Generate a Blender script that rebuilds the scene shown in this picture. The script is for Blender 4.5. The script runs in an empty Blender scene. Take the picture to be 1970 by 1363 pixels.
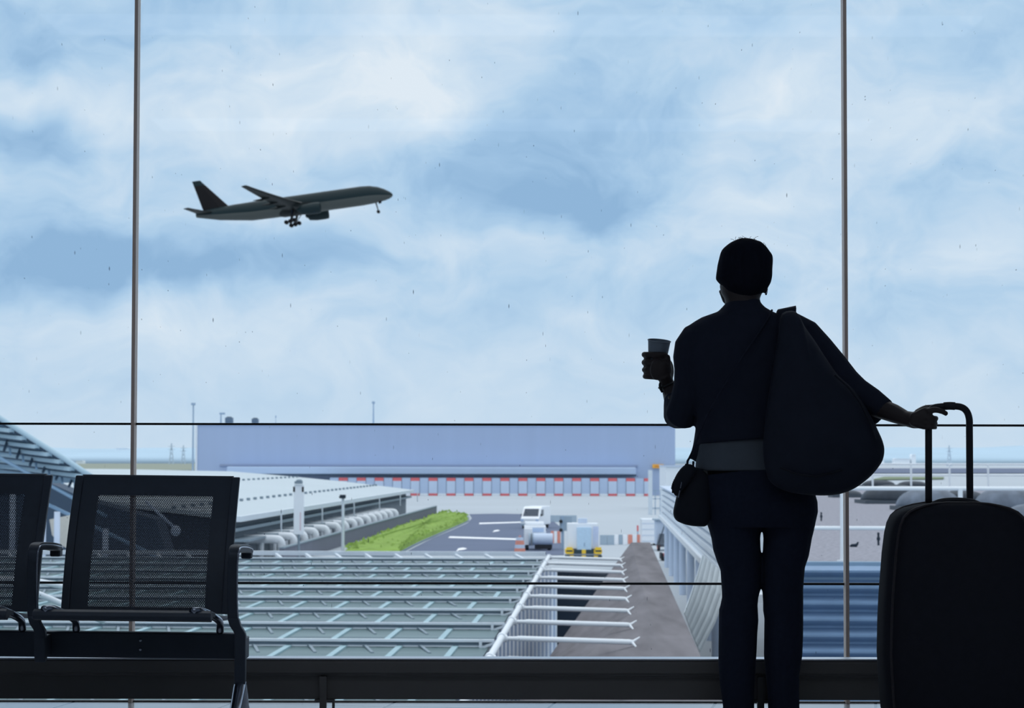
import bpy, math, random
from mathutils import Vector, Matrix
random.seed(7)
sc = bpy.context.scene
COL = sc.collection
PI = math.pi
IMW, IMH, F = 1970.0, 1363.0, 4400.0
CAM_Z = 0.92
PITCH = math.atan(203.5 / F)
ROLL = 0.0018

# ------------------------------------------------------------------ camera
cam_d = bpy.data.cameras.new('camera')
cam = bpy.data.objects.new('camera', cam_d)
COL.objects.link(cam)
cam_d.sensor_width = 36.0
cam_d.lens = F * 36.0 / IMW
cam_d.clip_start = 0.05
cam_d.clip_end = 20000
ROT = Matrix.Rotation(PI / 2 + PITCH, 3, 'X') @ Matrix.Rotation(ROLL, 3, 'Z')
cam.matrix_world = Matrix.Translation((0, 0, CAM_Z)) @ ROT.to_4x4()
cam_d.dof.use_dof = True
cam_d.dof.focus_distance = 8.15
cam_d.dof.aperture_fstop = 11.0
sc.camera = cam


def P(px, py, Y):
    """world point seen at a photo position, on the plane at distance Y"""
    d = ROT @ Vector(((px - IMW / 2) / F, -(py - IMH / 2) / F, -1))
    t = Y / d.y
    return Vector((d.x * t, Y, CAM_Z + d.z * t))


def PZ(px, py, z):
    d = ROT @ Vector(((px - IMW / 2) / F, -(py - IMH / 2) / F, -1))
    t = (z - CAM_Z) / d.z
    return Vector((d.x * t, d.y * t, z))


PHI = math.atan(180.0 / F)       # the airport outside lies turned by this much
CP, SP = math.cos(PHI), math.sin(PHI)


def E(u, v, z):
    return Vector((u * CP + v * SP, -u * SP + v * CP, z))


GZ = -5.58                       # apron level


# ------------------------------------------------------------------ materials
def lin(c):
    out = []
    for x in c:
        x = x / 255.0
        out.append(x / 12.92 if x <= 0.04045 else ((x + 0.055) / 1.055) ** 2.4)
    return out


MATS = {}


def mat(name, rgb, rough=0.6, metal=0.0, var=0.12, scale=6.0, spec=0.5, **kw):
    if name in MATS:
        return MATS[name]
    m = bpy.data.materials.new(name)
    m.use_nodes = True
    nt = m.node_tree
    b = nt.nodes['Principled BSDF']
    c = lin(rgb)
    tc = nt.nodes.new('ShaderNodeTexCoord')
    nz = nt.nodes.new('ShaderNodeTexNoise')
    nz.inputs['Scale'].default_value = scale
    nz.inputs['Detail'].default_value = 4
    nt.links.new(tc.outputs['Object'], nz.inputs['Vector'])
    mx = nt.nodes.new('ShaderNodeMix')
    mx.data_type = 'RGBA'
    mx.inputs[6].default_value = (*[x * (1 - var) for x in c], 1)
    mx.inputs[7].default_value = (*[min(1, x * (1 + var)) for x in c], 1)
    nt.links.new(nz.outputs['Fac'], mx.inputs[0])
    nt.links.new(mx.outputs[2], b.inputs['Base Color'])
    b.inputs['Roughness'].default_value = rough
    b.inputs['Metallic'].default_value = metal
    b.inputs['Specular IOR Level'].default_value = spec
    if 'bump' in kw:
        bp = nt.nodes.new('ShaderNodeBump')
        bp.inputs['Strength'].default_value = kw['bump']
        bp.inputs['Distance'].default_value = kw.get('bdist', 0.01)
        n2 = nt.nodes.new('ShaderNodeTexNoise')
        n2.inputs['Scale'].default_value = kw.get('bscale', 80)
        nt.links.new(tc.outputs['Object'], n2.inputs['Vector'])
        nt.links.new(n2.outputs['Fac'], bp.inputs['Height'])
        nt.links.new(bp.outputs['Normal'], b.inputs['Normal'])
    MATS[name] = m
    return m


def stretch(m, sx, sy, sz):
    """stretch a material's noise along an axis"""
    nt = m.node_tree
    tc = [n for n in nt.nodes if n.type == 'TEX_COORD'][0]
    nz = [n for n in nt.nodes if n.type == 'TEX_NOISE'][0]
    mp = nt.nodes.new('ShaderNodeMapping')
    mp.inputs['Scale'].default_value = (sx, sy, sz)
    nt.links.new(tc.outputs['Object'], mp.inputs['Vector'])
    nt.links.new(mp.outputs['Vector'], nz.inputs['Vector'])
    return m


# ------------------------------------------------------------------ mesh builder
class MB:
    def __init__(self, T=None):
        self.v, self.f, self.mi = [], [], []
        self.T = T or (lambda x, y, z: Vector((x, y, z)))
        self.cur = 0

    def add(self, vs, fs, raw=False):
        b = len(self.v)
        for p in vs:
            self.v.append(Vector(p) if raw else self.T(*p))
        for q in fs:
            self.f.append(tuple(b + i for i in q))
            self.mi.append(self.cur)

    def box(self, x0, x1, y0, y1, z0, z1, raw=False):
        vs = [(x, y, z) for z in (z0, z1) for y in (y0, y1) for x in (x0, x1)]
        self.add(vs, [(0, 2, 3, 1), (4, 5, 7, 6), (0, 1, 5, 4), (2, 6, 7, 3), (0, 4, 6, 2), (1, 3, 7, 5)], raw)

    def hexa(self, a, b):
        """two quads a (4 pts) and b (4 pts) joined"""
        self.add(list(a) + list(b), [(3, 2, 1, 0), (4, 5, 6, 7), (0, 1, 5, 4), (1, 2, 6, 5), (2, 3, 7, 6), (3, 0, 4, 7)], True)

    def rings(self, rings, cap=True, closed=False):
        n = len(rings[0])
        b = len(self.v)
        for r in rings:
            for p in r:
                self.v.append(Vector(p))
        m = len(rings)
        for j in range(m if closed else m - 1):
            k = (j + 1) % m
            for i in range(n):
                i2 = (i + 1) % n
                self.f.append((b + j * n + i, b + j * n + i2, b + k * n + i2, b + k * n + i))
                self.mi.append(self.cur)
        if cap and not closed:
            self.f.append(tuple(b + i for i in reversed(range(n))))
            self.f.append(tuple(b + (m - 1) * n + i for i in range(n)))
            self.mi += [self.cur, self.cur]

    def tube(self, pts, r, n=10, raw=True, closed=False, flat=1.0, up=None):
        """round (or flattened) tube through points; r a number or a list"""
        pts = [Vector(p) if raw else self.T(*p) for p in pts]
        rs = r if isinstance(r, (list, tuple)) else [r] * len(pts)
        rings = []
        prev = None
        L = len(pts)
        for i, p in enumerate(pts):
            if closed:
                t = pts[(i + 1) % L] - pts[i - 1]
            else:
                t = pts[min(i + 1, L - 1)] - pts[max(i - 1, 0)]
            t.normalize()
            if prev is None:
                ref = Vector(up) if up else (Vector((0, 0, 1)) if abs(t.z) < 0.9 else Vector((1, 0, 0)))
                a = t.cross(ref).normalized()
            else:
                a = prev - t * prev.dot(t)
                a.normalize()
            prev = a
            b = t.cross(a)
            rings.append([p + a * (rs[i] * math.cos(2 * PI * k / n)) + b * (rs[i] * flat * math.sin(2 * PI * k / n)) for k in range(n)])
        self.rings(rings, True, closed)

    def bar(self, a, b, w, h, raw=True, up=(0, 0, 1)):
        """rectangular bar from a to b"""
        a = Vector(a) if raw else self.T(*a)
        b = Vector(b) if raw else self.T(*b)
        t = (b - a).normalized()
        s = t.cross(Vector(up))
        if s.length < 1e-4:
            s = t.cross(Vector((1, 0, 0)))
        s.normalize()
        q = s.cross(t)
        s, q = s * (w / 2), q * (h / 2)
        self.hexa([a - s - q, a + s - q, a + s + q, a - s + q], [b - s - q, b + s - q, b + s + q, b - s + q])

    def strip(self, pts, w, th, axis=(1, 0, 0)):
        """plate bent along a path, width w along axis, thickness th"""
        pts = [Vector(p) for p in pts]
        ax = Vector(axis).normalized() * (w / 2)
        rings = []
        L = len(pts)
        for i, p in enumerate(pts):
            t = (pts[min(i + 1, L - 1)] - pts[max(i - 1, 0)]).normalized()
            nn = t.cross(ax).normalized() * (th / 2)
            rings.append([p - ax - nn, p + ax - nn, p + ax + nn, p - ax + nn])
        self.rings(rings)

    def ell(self, c, rx, ry, rz, nu=20, nv=12, R=None):
        c = Vector(c)
        rings = []
        for j in range(1, nv):
            a = PI * j / nv
            ring = []
            for i in range(nu):
                t = 2 * PI * i / nu
                p = Vector((rx * math.sin(a) * math.cos(t), ry * math.sin(a) * math.sin(t), -rz * math.cos(a)))
                if R:
                    p = R @ p
                ring.append(c + p)
            rings.append(ring)
        b = len(self.v)
        self.rings(rings, cap=False)
        top, bot = Vector((0, 0, rz)), Vector((0, 0, -rz))
        if R:
            top, bot = R @ top, R @ bot
        self.v.append(c + bot)
        self.v.append(c + top)
        ib, it = len(self.v) - 2, len(self.v) - 1
        m = nv - 2
        for i in range(nu):
            i2 = (i + 1) % nu
            self.f.append((b + i2, b + i, ib))
            self.f.append((b + m * nu + i, b + m * nu + i2, it))
            self.mi += [self.cur, self.cur]

    def loft(self, secs, n=28, e=2.0):
        """horizontal sections (cx, cy, z, rx, ry)"""
        rings = []
        for cx, cy, z, rx, ry, *tl in secs:
            ring = []
            for i in range(n):
                t = 2 * PI * i / n
                ct, st = math.cos(t), math.sin(t)
                ring.append(Vector((cx + rx * math.copysign(abs(ct) ** (2 / e), ct), cy + ry * math.copysign(abs(st) ** (2 / e), st), z + (tl[0] * ct if tl else 0))))
            rings.append(ring)
        self.rings(rings)

    def inflate(self, outline, center, tf, tb, m=7, sub=4):
        """soft closed body from an outline of 3D points; tf towards the viewer (-y), tb away"""
        o = smooth_closed(outline, sub)
        n = len(o)
        c = Vector(center)
        fr, bk = [], []
        for j in range(m):
            s = 1 - math.cos(PI / 2 * j / m)
            d = math.sin(PI / 2 * j / m) ** 0.8 if j else 0.0
            fr.append([p.lerp(c, s) + Vector((0, -tf * d, 0)) for p in o])
            bk.append([p.lerp(c, s) + Vector((0, tb * d, 0)) for p in o])
        self.rings(list(reversed(fr)) + bk[1:], cap=False)
        b = len(self.v)
        N = n * (2 * m - 1)
        self.v.append(c + Vector((0, -tf, 0)))
        self.v.append(c + Vector((0, tb, 0)))
        s0 = b - N
        for i in range(n):
            i2 = (i + 1) % n
            self.f.append((s0 + i2, s0 + i, b))
            self.f.append((b - n + i, b - n + i2, b + 1))
            self.mi += [self.cur, self.cur]

    def prism(self, poly, d):
        """polygon of 3D points pushed along vector d"""
        n = len(poly)
        d = Vector(d)
        a = [Vector(p) for p in poly]
        self.add(a + [p + d for p in a],
                 [tuple(reversed(range(n))), tuple(range(n, 2 * n))] + [(i, (i + 1) % n, n + (i + 1) % n, n + i) for i in range(n)], True)

    def build(self, name, mats, parent=None, smooth=False, bevel=0.0, remesh=0.0, iters=3, angle=None):
        if not isinstance(mats, (list, tuple)):
            mats = [mats]
        off = Vector((0, 0, 0))
        p = parent
        while p is not None:
            off += p.location
            p = p.parent
        me = bpy.data.meshes.new(name)
        me.from_pydata([tuple(v - off) for v in self.v], [], self.f)
        for i, m_ in enumerate(mats):
            me.materials.append(m_)
        me.polygons.foreach_set('material_index', self.mi)
        me.validate()
        fix_normals(me)
        if remesh:
            me = remeshed(me, remesh, iters, name)
        if smooth or remesh:
            me.polygons.foreach_set('use_smooth', [True] * len(me.polygons))
        me.update()
        if angle:
            me.set_sharp_from_angle(angle=math.radians(angle))
        o = bpy.data.objects.new(name, me)
        COL.objects.link(o)
        if parent:
            o.parent = parent
        if bevel:
            bv = o.modifiers.new('soft_edge', 'BEVEL')
            bv.width = bevel
            bv.segments = 2
            bv.limit_method = 'ANGLE'
        return o


def fix_normals(me):
    import bmesh
    bm = bmesh.new()
    bm.from_mesh(me)
    bmesh.ops.recalc_face_normals(bm, faces=bm.faces[:])
    bm.to_mesh(me)
    bm.free()


def remeshed(me, vox, iters, name):
    o = bpy.data.objects.new('tmp', me)
    COL.objects.link(o)
    md = o.modifiers.new('r', 'REMESH')
    md.mode = 'VOXEL'
    md.voxel_size = vox
    md.use_smooth_shade = True
    if iters:
        ms = o.modifiers.new('s', 'SMOOTH')
        ms.factor = 0.5
        ms.iterations = iters
    dg = bpy.context.evaluated_depsgraph_get()
    new = bpy.data.meshes.new_from_object(o.evaluated_get(dg))
    mats = list(me.materials)
    bpy.data.objects.remove(o)
    new.name = name
    new.materials.clear()
    for m_ in mats:
        new.materials.append(m_)
    return new


def smooth_closed(pts, sub):
    pts = [Vector(p) for p in pts]
    n = len(pts)
    out = []
    for i in range(n):
        p0, p1, p2, p3 = pts[i - 1], pts[i], pts[(i + 1) % n], pts[(i + 2) % n]
        for k in range(sub):
            t = k / sub
            out.append(0.5 * ((2 * p1) + (p2 - p0) * t + (2 * p0 - 5 * p1 + 4 * p2 - p3) * t * t + (3 * p1 - p0 - 3 * p2 + p3) * t ** 3))
    return out


def smooth_open(pts, sub=5):
    pts = [Vector(p) for p in pts]
    q = [pts[0] * 2 - pts[1]] + pts + [pts[-1] * 2 - pts[-2]]
    out = []
    for i in range(1, len(q) - 2):
        p0, p1, p2, p3 = q[i - 1], q[i], q[i + 1], q[i + 2]
        for k in range(sub):
            t = k / sub
            out.append(0.5 * ((2 * p1) + (p2 - p0) * t + (2 * p0 - 5 * p1 + 4 * p2 - p3) * t * t + (3 * p1 - p0 - 3 * p2 + p3) * t ** 3))
    out.append(pts[-1])
    return out


def thing(name, label, cat, loc=(0, 0, 0), group=None):
    o = bpy.data.objects.new(name, None)
    o.empty_display_size = 0.2
    COL.objects.link(o)
    o.location = loc
    return tag(o, label, cat, group)


def tag(o, label, cat, group=None, kind=None):
    o['label'] = label
    o['category'] = cat
    if group:
        o['group'] = group
    if kind:
        o['kind'] = kind
    return o


def struct(o, label=None, cat=None):
    o['kind'] = 'structure'
    if label:
        o['label'] = label
        o['category'] = cat or 'structure'
    return o


# ================================================================== materials list
m_floor = None
m_black_metal = mat('black_powder_coat', (58, 66, 78), 0.5, 0.3, 0.1, 20, 0.3)
m_gloss_metal = mat('polished_dark_aluminium', (150, 158, 172), 0.22, 1.0, 0.05, 8)
m_rail_dark = mat('dark_brown_rail_paint', (96, 95, 95), 0.5, 0.0, 0.08, 9, 0.4)
m_rail_edge = mat('bare_aluminium_edge', (190, 195, 205), 0.3, 0.9, 0.05, 9)
m_mull = mat('bronze_anodised_mullion', (226, 204, 190), 0.45, 0.25, 0.08, 3)
m_gasket = mat('black_gasket', (18, 20, 26), 0.6, 0.0, 0.1, 10)
m_wall = mat('grey_room_paint', (196, 200, 208), 0.9, 0.0, 0.1, 2)
m_white_paint = mat('white_steel_paint', (222, 228, 234), 0.5, 0.0, 0.05, 1.5)
m_bluewhite = mat('pale_blue_cladding', (190, 204, 224), 0.5, 0.0, 0.06, 1.5)

# ================================================================== the room
WY = 8.74                      # the glass line
XL, XR = -4.14, 3.98
CZ = 3.3


def floor_material():
    m = bpy.data.materials.new('pale_polished_floor_tile')
    m.use_nodes = True
    nt = m.node_tree
    b = nt.nodes['Principled BSDF']
    tc = nt.nodes.new('ShaderNodeTexCoord')
    mp = nt.nodes.new('ShaderNodeMapping')
    mp.inputs['Rotation'].default_value = (0, 0, math.radians(9))
    br = nt.nodes.new('ShaderNodeTexBrick')
    br.offset = 0.0
    br.inputs['Scale'].default_value = 1.0
    br.inputs['Brick Width'].default_value = 0.6
    br.inputs['Row Height'].default_value = 0.6
    br.inputs['Mortar Size'].default_value = 0.006
    br.inputs['Color1'].default_value = (*lin((214, 216, 220)), 1)
    br.inputs['Color2'].default_value = (*lin((204, 207, 212)), 1)
    br.inputs['Mortar'].default_value = (*lin((70, 74, 84)), 1)
    nt.links.new(tc.outputs['Object'], mp.inputs['Vector'])
    nt.links.new(mp.outputs['Vector'], br.inputs['Vector'])
    nt.links.new(br.outputs['Color'], b.inputs['Base Color'])
    b.inputs['Roughness'].default_value = 0.16
    return m


m_floor = floor_material()
mb = MB()
mb.box(XL - 0.1, XR + 0.1, -5.0, WY + 0.02, -0.3, 0.0)
struct(mb.build('floor', m_floor))
mb = MB()
mb.box(XL - 0.1, XR + 0.1, -5.0, WY + 0.1, CZ, CZ + 0.2)
struct(mb.build('ceiling', m_wall))
mb = MB()
mb.box(XL - 0.3, XL - 0.1, -5.0, WY + 0.1, -0.3, CZ + 0.2)
struct(mb.build('wall_left', m_wall))
mb = MB()
mb.box(XR + 0.1, XR + 0.3, -5.0, WY + 0.1, -0.3, CZ + 0.2)
struct(mb.build('wall_right', m_wall))
mb = MB()
mb.box(XL - 0.3, XR + 0.3, -5.2, -5.0, -0.3, CZ + 0.2)
struct(mb.build('wall_back', m_wall))


def glass_material():
    m = bpy.data.materials.new('rain_spotted_window_glass')
    m.use_nodes = True
    nt = m.node_tree
    nt.nodes.remove(nt.nodes['Principled BSDF'])
    out = nt.nodes['Material Output']
    tr = nt.nodes.new('ShaderNodeBsdfTransparent')
    tr.inputs['Color'].default_value = (0.955, 0.97, 0.985, 1)
    gl = nt.nodes.new('ShaderNodeBsdfGlossy')
    gl.inputs['Roughness'].default_value = 0.02
    fr = nt.nodes.new('ShaderNodeFresnel')
    fr.inputs['IOR'].default_value = 1.25
    mx = nt.nodes.new('ShaderNodeMixShader')
    nt.links.new(fr.outputs[0], mx.inputs[0])
    nt.links.new(tr.outputs[0], mx.inputs[1])
    nt.links.new(gl.outputs[0], mx.inputs[2])
    # dried rain drops: short dark vertical ticks
    tc = nt.nodes.new('ShaderNodeTexCoord')
    df = nt.nodes.new('ShaderNodeBsdfDiffuse')
    df.inputs['Color'].default_value = (*lin((70, 96, 130)), 1)
    masks = []
    for sx, sz, th, keep, seed in ((30, 7.0, 0.05, 0.62, 1.3), (40, 24.0, 0.06, 0.78, 7.7), (37, 9.5, 0.042, 0.6, 4.1)):
        mp = nt.nodes.new('ShaderNodeMapping')
        mp.inputs['Scale'].default_value = (sx, 0.0, sz)
        mp.inputs['Location'].default_value = (seed, 0.5, seed * 2)
        nt.links.new(tc.outputs['Object'], mp.inputs['Vector'])
        vo = nt.nodes.new('ShaderNodeTexVoronoi')
        vo.inputs['Scale'].default_value = 1.0
        nt.links.new(mp.outputs[0], vo.inputs['Vector'])
        lt = nt.nodes.new('ShaderNodeMapRange')
        lt.inputs['From Min'].default_value = th * 1.5
        lt.inputs['From Max'].default_value = th * 0.5
        nt.links.new(vo.outputs['Distance'], lt.inputs['Value'])
        sp = nt.nodes.new('ShaderNodeSeparateColor')
        nt.links.new(vo.outputs['Color'], sp.inputs[0])
        gt = nt.nodes.new('ShaderNodeMapRange')
        gt.inputs['From Min'].default_value = keep
        gt.inputs['From Max'].default_value = 1.0
        nt.links.new(sp.outputs[0], gt.inputs['Value'])
        mu = nt.nodes.new('ShaderNodeMath')
        mu.operation = 'MULTIPLY'
        nt.links.new(lt.outputs[0], mu.inputs[0])
        nt.links.new(gt.outputs[0], mu.inputs[1])
        masks.append(mu)
    for mk in masks[2:]:
        a2 = nt.nodes.new('ShaderNodeMath')
        a2.operation = 'MAXIMUM'
        nt.links.new(masks[0].outputs[0], a2.inputs[0])
        nt.links.new(mk.outputs[0], a2.inputs[1])
        masks[0] = a2
    ad = nt.nodes.new('ShaderNodeMath')
    ad.operation = 'MAXIMUM'
    nt.links.new(masks[0].outputs[0], ad.inputs[0])
    nt.links.new(masks[1].outputs[0], ad.inputs[1])
    sc_ = nt.nodes.new('ShaderNodeMath')
    sc_.operation = 'MULTIPLY'
    sc_.inputs[1].default_value = 0.55
    nt.links.new(ad.outputs[0], sc_.inputs[0])
    m2 = nt.nodes.new('ShaderNodeMixShader')
    nt.links.new(sc_.outputs[0], m2.inputs[0])
    nt.links.new(mx.outputs[0], m2.inputs[1])
    nt.links.new(df.outputs[0], m2.inputs[2])
    nt.links.new(m2.outputs[0], out.inputs['Surface'])
    return m


m_glass = glass_material()
MX = [XL, -1.441, 1.272, XR]
ZS = [0.0, 0.449, 1.054, CZ]
k = 0
for i in range(3):
    for j in range(3):
        k += 1
        mb = MB()
        mb.box(MX[i] + 0.004, MX[i + 1] - 0.004, WY - 0.001, WY + 0.009, ZS[j] + 0.003, ZS[j + 1] - 0.003)
        # only one skin so the rain marks lie on the outer face
        o = mb.build('window_%d' % k, m_glass)
        struct(o)
t = 0
for x in MX[1:3]:
    t += 1
    mb = MB()
    mb.box(x - 0.0065, x + 0.0065, WY - 0.05, WY + 0.012, 0.0, CZ)
    struct(mb.build('trim_%d' % t, m_mull))
for z in ZS[1:3]:
    t += 1
    mb = MB()
    mb.box(XL, XR, WY - 0.008, WY + 0.012, z - 0.0042, z + 0.0042)
    struct(mb.build('trim_%d' % t, m_gasket))
t += 1
mb = MB()
mb.box(XL, XR, WY - 0.02, WY + 0.012, -0.002, 0.004)
struct(mb.build('trim_%d' % t, m_gasket))

# unseen area lights added under the ceiling to lift the dark interior
for ly in (1.5, 5.2):
    ld = bpy.data.lights.new('interior_fill_light', 'AREA')
    ld.shape = 'RECTANGLE'
    ld.size, ld.size_y = 5.0, 0.6
    ld.energy = 14
    ld.color = (0.86, 0.93, 1.0)
    lo_ = bpy.data.objects.new('interior_fill_light', ld)
    COL.objects.link(lo_)
    lo_.location = (0, ly, CZ - 0.03)

# low rail in front of the glass
mb = MB()
RY = 8.25
prof = [(RY - 0.05, 0.205), (RY - 0.058, 0.198), (RY - 0.06, 0.16), (RY - 0.045, 0.154), (RY - 0.04, 0.148), (RY - 0.03, 0.145),
        (RY - 0.03, 0.063), (RY + 0.03, 0.063), (RY + 0.03, 0.205)]
mb.prism([(XL - 0.05, y, z) for y, z in prof], (XR - XL + 0.1, 0, 0))
rail = mb.build('baseboard_front', m_rail_dark, bevel=0.003)
struct(rail)
mb = MB()
mb.box(XL - 0.05, XR + 0.05, RY - 0.056, RY + 0.034, 0.2052, 0.2115)
mb.build('top_edge', m_rail_edge, rail, bevel=0.002)
for px in (622, 1463):
    x = P(px, 1300, RY - 0.04).x
    mb = MB()
    mb.box(x - 0.012, x + 0.012, RY - 0.052, RY - 0.028, 0.0, 0.146)
    mb.box(x - 0.03, x + 0.035, RY - 0.05, RY + 0.03, 0.057, 0.0632)
    mb.box(x - 0.016, x + 0.024, RY - 0.07, RY + 0.02, 0.0, 0.008)
    mb.tube([(x + 0.036, RY - 0.03, 0.064), (x + 0.036, RY - 0.03, 0.03), (x + 0.03, RY - 0.03, 0.026)], 0.005, 8)
    mb.build('post', m_rail_dark, rail)

# ================================================================== bench
bench = thing('beam_seating', 'black perforated metal airport bench with chrome legs standing by the window', 'bench', (-1.6, 7.55, 0.0))
m_perf = mat('black_perforated_steel', (56, 62, 74), 0.45, 0.4, 0.1, 20, 0.3)
TB, TT = (7.74, 0.405), (7.955, 0.857)      # backrest bottom and top (y, z)


def back_pt(x, s, off=0.0):
    """point on the backrest sheet, s from 0 (bottom) to 1 (top); off towards the sitter"""
    y = TB[0] + (TT[0] - TB[0]) * s - 0.03 * math.sin(PI * s)
    z = TB[1] + (TT[1] - TB[1]) * s
    return Vector((x, y - off, z))


def seat_unit(x0, x1):
    # frame around the perforated field
    fl, fr, fb, ft = x0 + 0.083, x1 - 0.083, 0.045, 0.865
    mb = MB()
    NS = 10

    def sheet(xa, xb, sa, sb, th=0.012):
        rings = []
        for i in range(NS + 1):
            s = sa + (sb - sa) * i / NS
            rings.append([back_pt(xa, s, th / 2), back_pt(xb, s, th / 2), back_pt(xb, s, -th / 2), back_pt(xa, s, -th / 2)])
        mb.rings(rings)
    sheet(x0, fl, 0, 1)
    sheet(fr, x1, 0, 1)
    sheet(fl, fr, ft, 1)
    sheet(fl, fr, 0, fb)
    back = mb.build('backrest', m_black_metal, bench)
    mb = MB()
    mb.tube([back_pt(x0 + 0.02, 1.0, -0.006), back_pt(x1 - 0.02, 1.0, -0.006)], 0.011, 10)
    mb.build('top_roll', m_black_metal, back, smooth=True, angle=40)
    for xs in (x0 + 0.011, x1 - 0.011):
        mb = MB()
        rr = []
        for i in range(15):
            s = i / 14 * 1.015
            c = back_pt(xs, s, 0.004)
            rr.append([c + Vector((-0.014, -0.012, 0)), c + Vector((0.014, -0.012, 0)), c + Vector((0.014, 0.012, 0)), c + Vector((-0.014, 0.012, 0))])
        mb.rings(rr)
        mb.build('side_rail', m_black_metal, back, bevel=0.004)
    # perforated field: hexagonal cells each with a hole
    mb = MB()
    pit = 0.0062
    ro = pit / math.sqrt(3)
    ri = pit * 0.225
    W, H = fr - fl, (ft - fb) * math.hypot(TT[0] - TB[0], TT[1] - TB[1])
    nx = int(W / pit)
    nr = int(H / (ro * 1.5))
    pitx = W / nx
    for r in range(nr + 1):
        for c in range(nx + 1):
            cx = fl + (c + (0.5 if r % 2 else 0)) * pitx
            if cx > fr + 0.001:
                continue
            ss = fb + (ft - fb) * (r / nr)
            vs = []
            for R in (ro * 1.01, ri):
                for a in range(6):
                    an = PI / 6 + a * PI / 3
                    vs.append(back_pt(cx + R * math.cos(an), ss + R * math.sin(an) * (ft - fb) / H, 0.001))
            mb.add(vs, [(a, (a + 1) % 6, 6 + (a + 1) % 6, 6 + a) for a in range(6)], True)
    mb.build('perforated_panel', m_perf, back)
    # seat pan
    xs0, xs1 = x0 - 0.008, x1 - 0.004
    pan = [(7.745, 0.398), (7.66, 0.402), (7.5, 0.418), (7.36, 0.437), (7.315, 0.443), (7.295, 0.436), (7.288, 0.424), (7.295, 0.412), (7.32, 0.406),
           (7.36, 0.42), (7.5, 0.404), (7.66, 0.388), (7.745, 0.384)]
    mb = MB()
    mb.prism([(xs0, y, z) for y, z in pan], (xs1 - xs0, 0, 0))
    mb.build('seat', m_black_metal, bench, bevel=0.003)
    # curved aluminium brackets under the seat
    for xb in (x0 + 0.06, x1 - 0.03):
        mb = MB()
        pth = smooth_open([(xb - 0.035, 7.3, 0.442), (xb - 0.008, 7.34, 0.44), (xb + 0.022, 7.44, 0.412), (xb + 0.026, 7.52, 0.39), (xb + 0.022, 7.56, 0.36)], 5)
        mb.tube(pth, [0.013] * len(pth), 8)
        mb.build('seat_bracket', m_gloss_metal, bench, smooth=True)


seat_unit(-1.518, -0.955)
seat_unit(-2.168, -1.605)
# beam
mb = MB()
mb.box(-2.9, -0.905, 7.57, 7.63, 0.268, 0.352)
beam = mb.build('beam', m_black_metal, bench, bevel=0.004)
for z in (0.327, 0.297):
    x = P(268, 1230, 7.565).x
    mb = MB()
    mb.ell((x, 7.569, z), 0.006, 0.004, 0.006, 10, 8)
    mb.build('bolt', m_gloss_metal, beam, smooth=True)


def armrest(xc, leg):
    pts = smooth_open([(xc + 0.004, 7.47, 0.40), (xc, 7.465, 0.46), (xc, 7.455, 0.56), (xc + 0.002, 7.452, 0.605), (xc + 0.003, 7.465, 0.626), (xc + 0.004, 7.5, 0.634),
                       (xc + 0.004, 7.6, 0.632), (xc + 0.004, 7.72, 0.626), (xc + 0.004, 7.83, 0.617)], 4)
    mb = MB()
    mb.strip(pts, 0.034, 0.026)
    arm = mb.build('armrest', m_black_metal, bench, bevel=0.004)
    mb = MB()
    mb.box(xc - 0.014, xc + 0.022, 7.795, 7.842, 0.588, 0.613)
    mb.build('arm_end_block', m_black_metal, arm, bevel=0.006)
    # polished edge trim running round the outside of the arm
    mb = MB()
    mb.tube([p + Vector((0.0165, -0.011, 0.004)) for p in pts], 0.003, 6)
    mb.tube([(xc + 0.02, 7.83, 0.61), (xc + 0.02, 7.845, 0.618), (xc - 0.014, 7.845, 0.618)], 0.004, 6)
    mb.build('edge_trim', m_gloss_metal, arm, smooth=True)
    mb = MB()
    mb.strip(smooth_open([(xc + 0.004, 7.47, 0.41), (xc + 0.012, 7.47, 0.385), (xc + 0.026, 7.47, 0.362), (xc + 0.028, 7.47, 0.33), (xc + 0.028, 7.48, 0.19 if leg else 0.262)], 4), 0.036, 0.034)
    mb.box(xc + 0.008, xc + 0.044, 7.47, 7.58, 0.275, 0.345)
    up = mb.build('upright', m_black_metal, bench, bevel=0.004)
    if leg:
        for a, b_, c in (((7.485, 0.20), (7.31, 0.10), (7.02, 0.012)), ((7.49, 0.2), (7.62, 0.10), (7.88, 0.012))):
            mb = MB()
            mb.tube(smooth_open([(xc + 0.028, *a), (xc + 0.027, *b_), (xc + 0.024, *c)], 5), [0.02, 0.02, 0.0195, 0.019, 0.0185, 0.018, 0.017, 0.0165, 0.016, 0.0155, 0.015], 12, flat=0.8)
            lg = mb.build('leg', m_gloss_metal, bench, smooth=True, angle=50)
            mb = MB()
            mb.tube([(xc + 0.024, c[0], 0.0), (xc + 0.024, c[0], 0.014)], 0.022, 14)
            mb.build('foot', m_black_metal, lg)


armrest(-0.912, True)
armrest(-1.562, False)
armrest(-2.212, True)
bench.rotation_euler = (0, math.radians(0.55), 0)

# ================================================================== the traveller
DP = 8.04


def PP(px, py, d=DP):
    return P(px, py, d)


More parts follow.
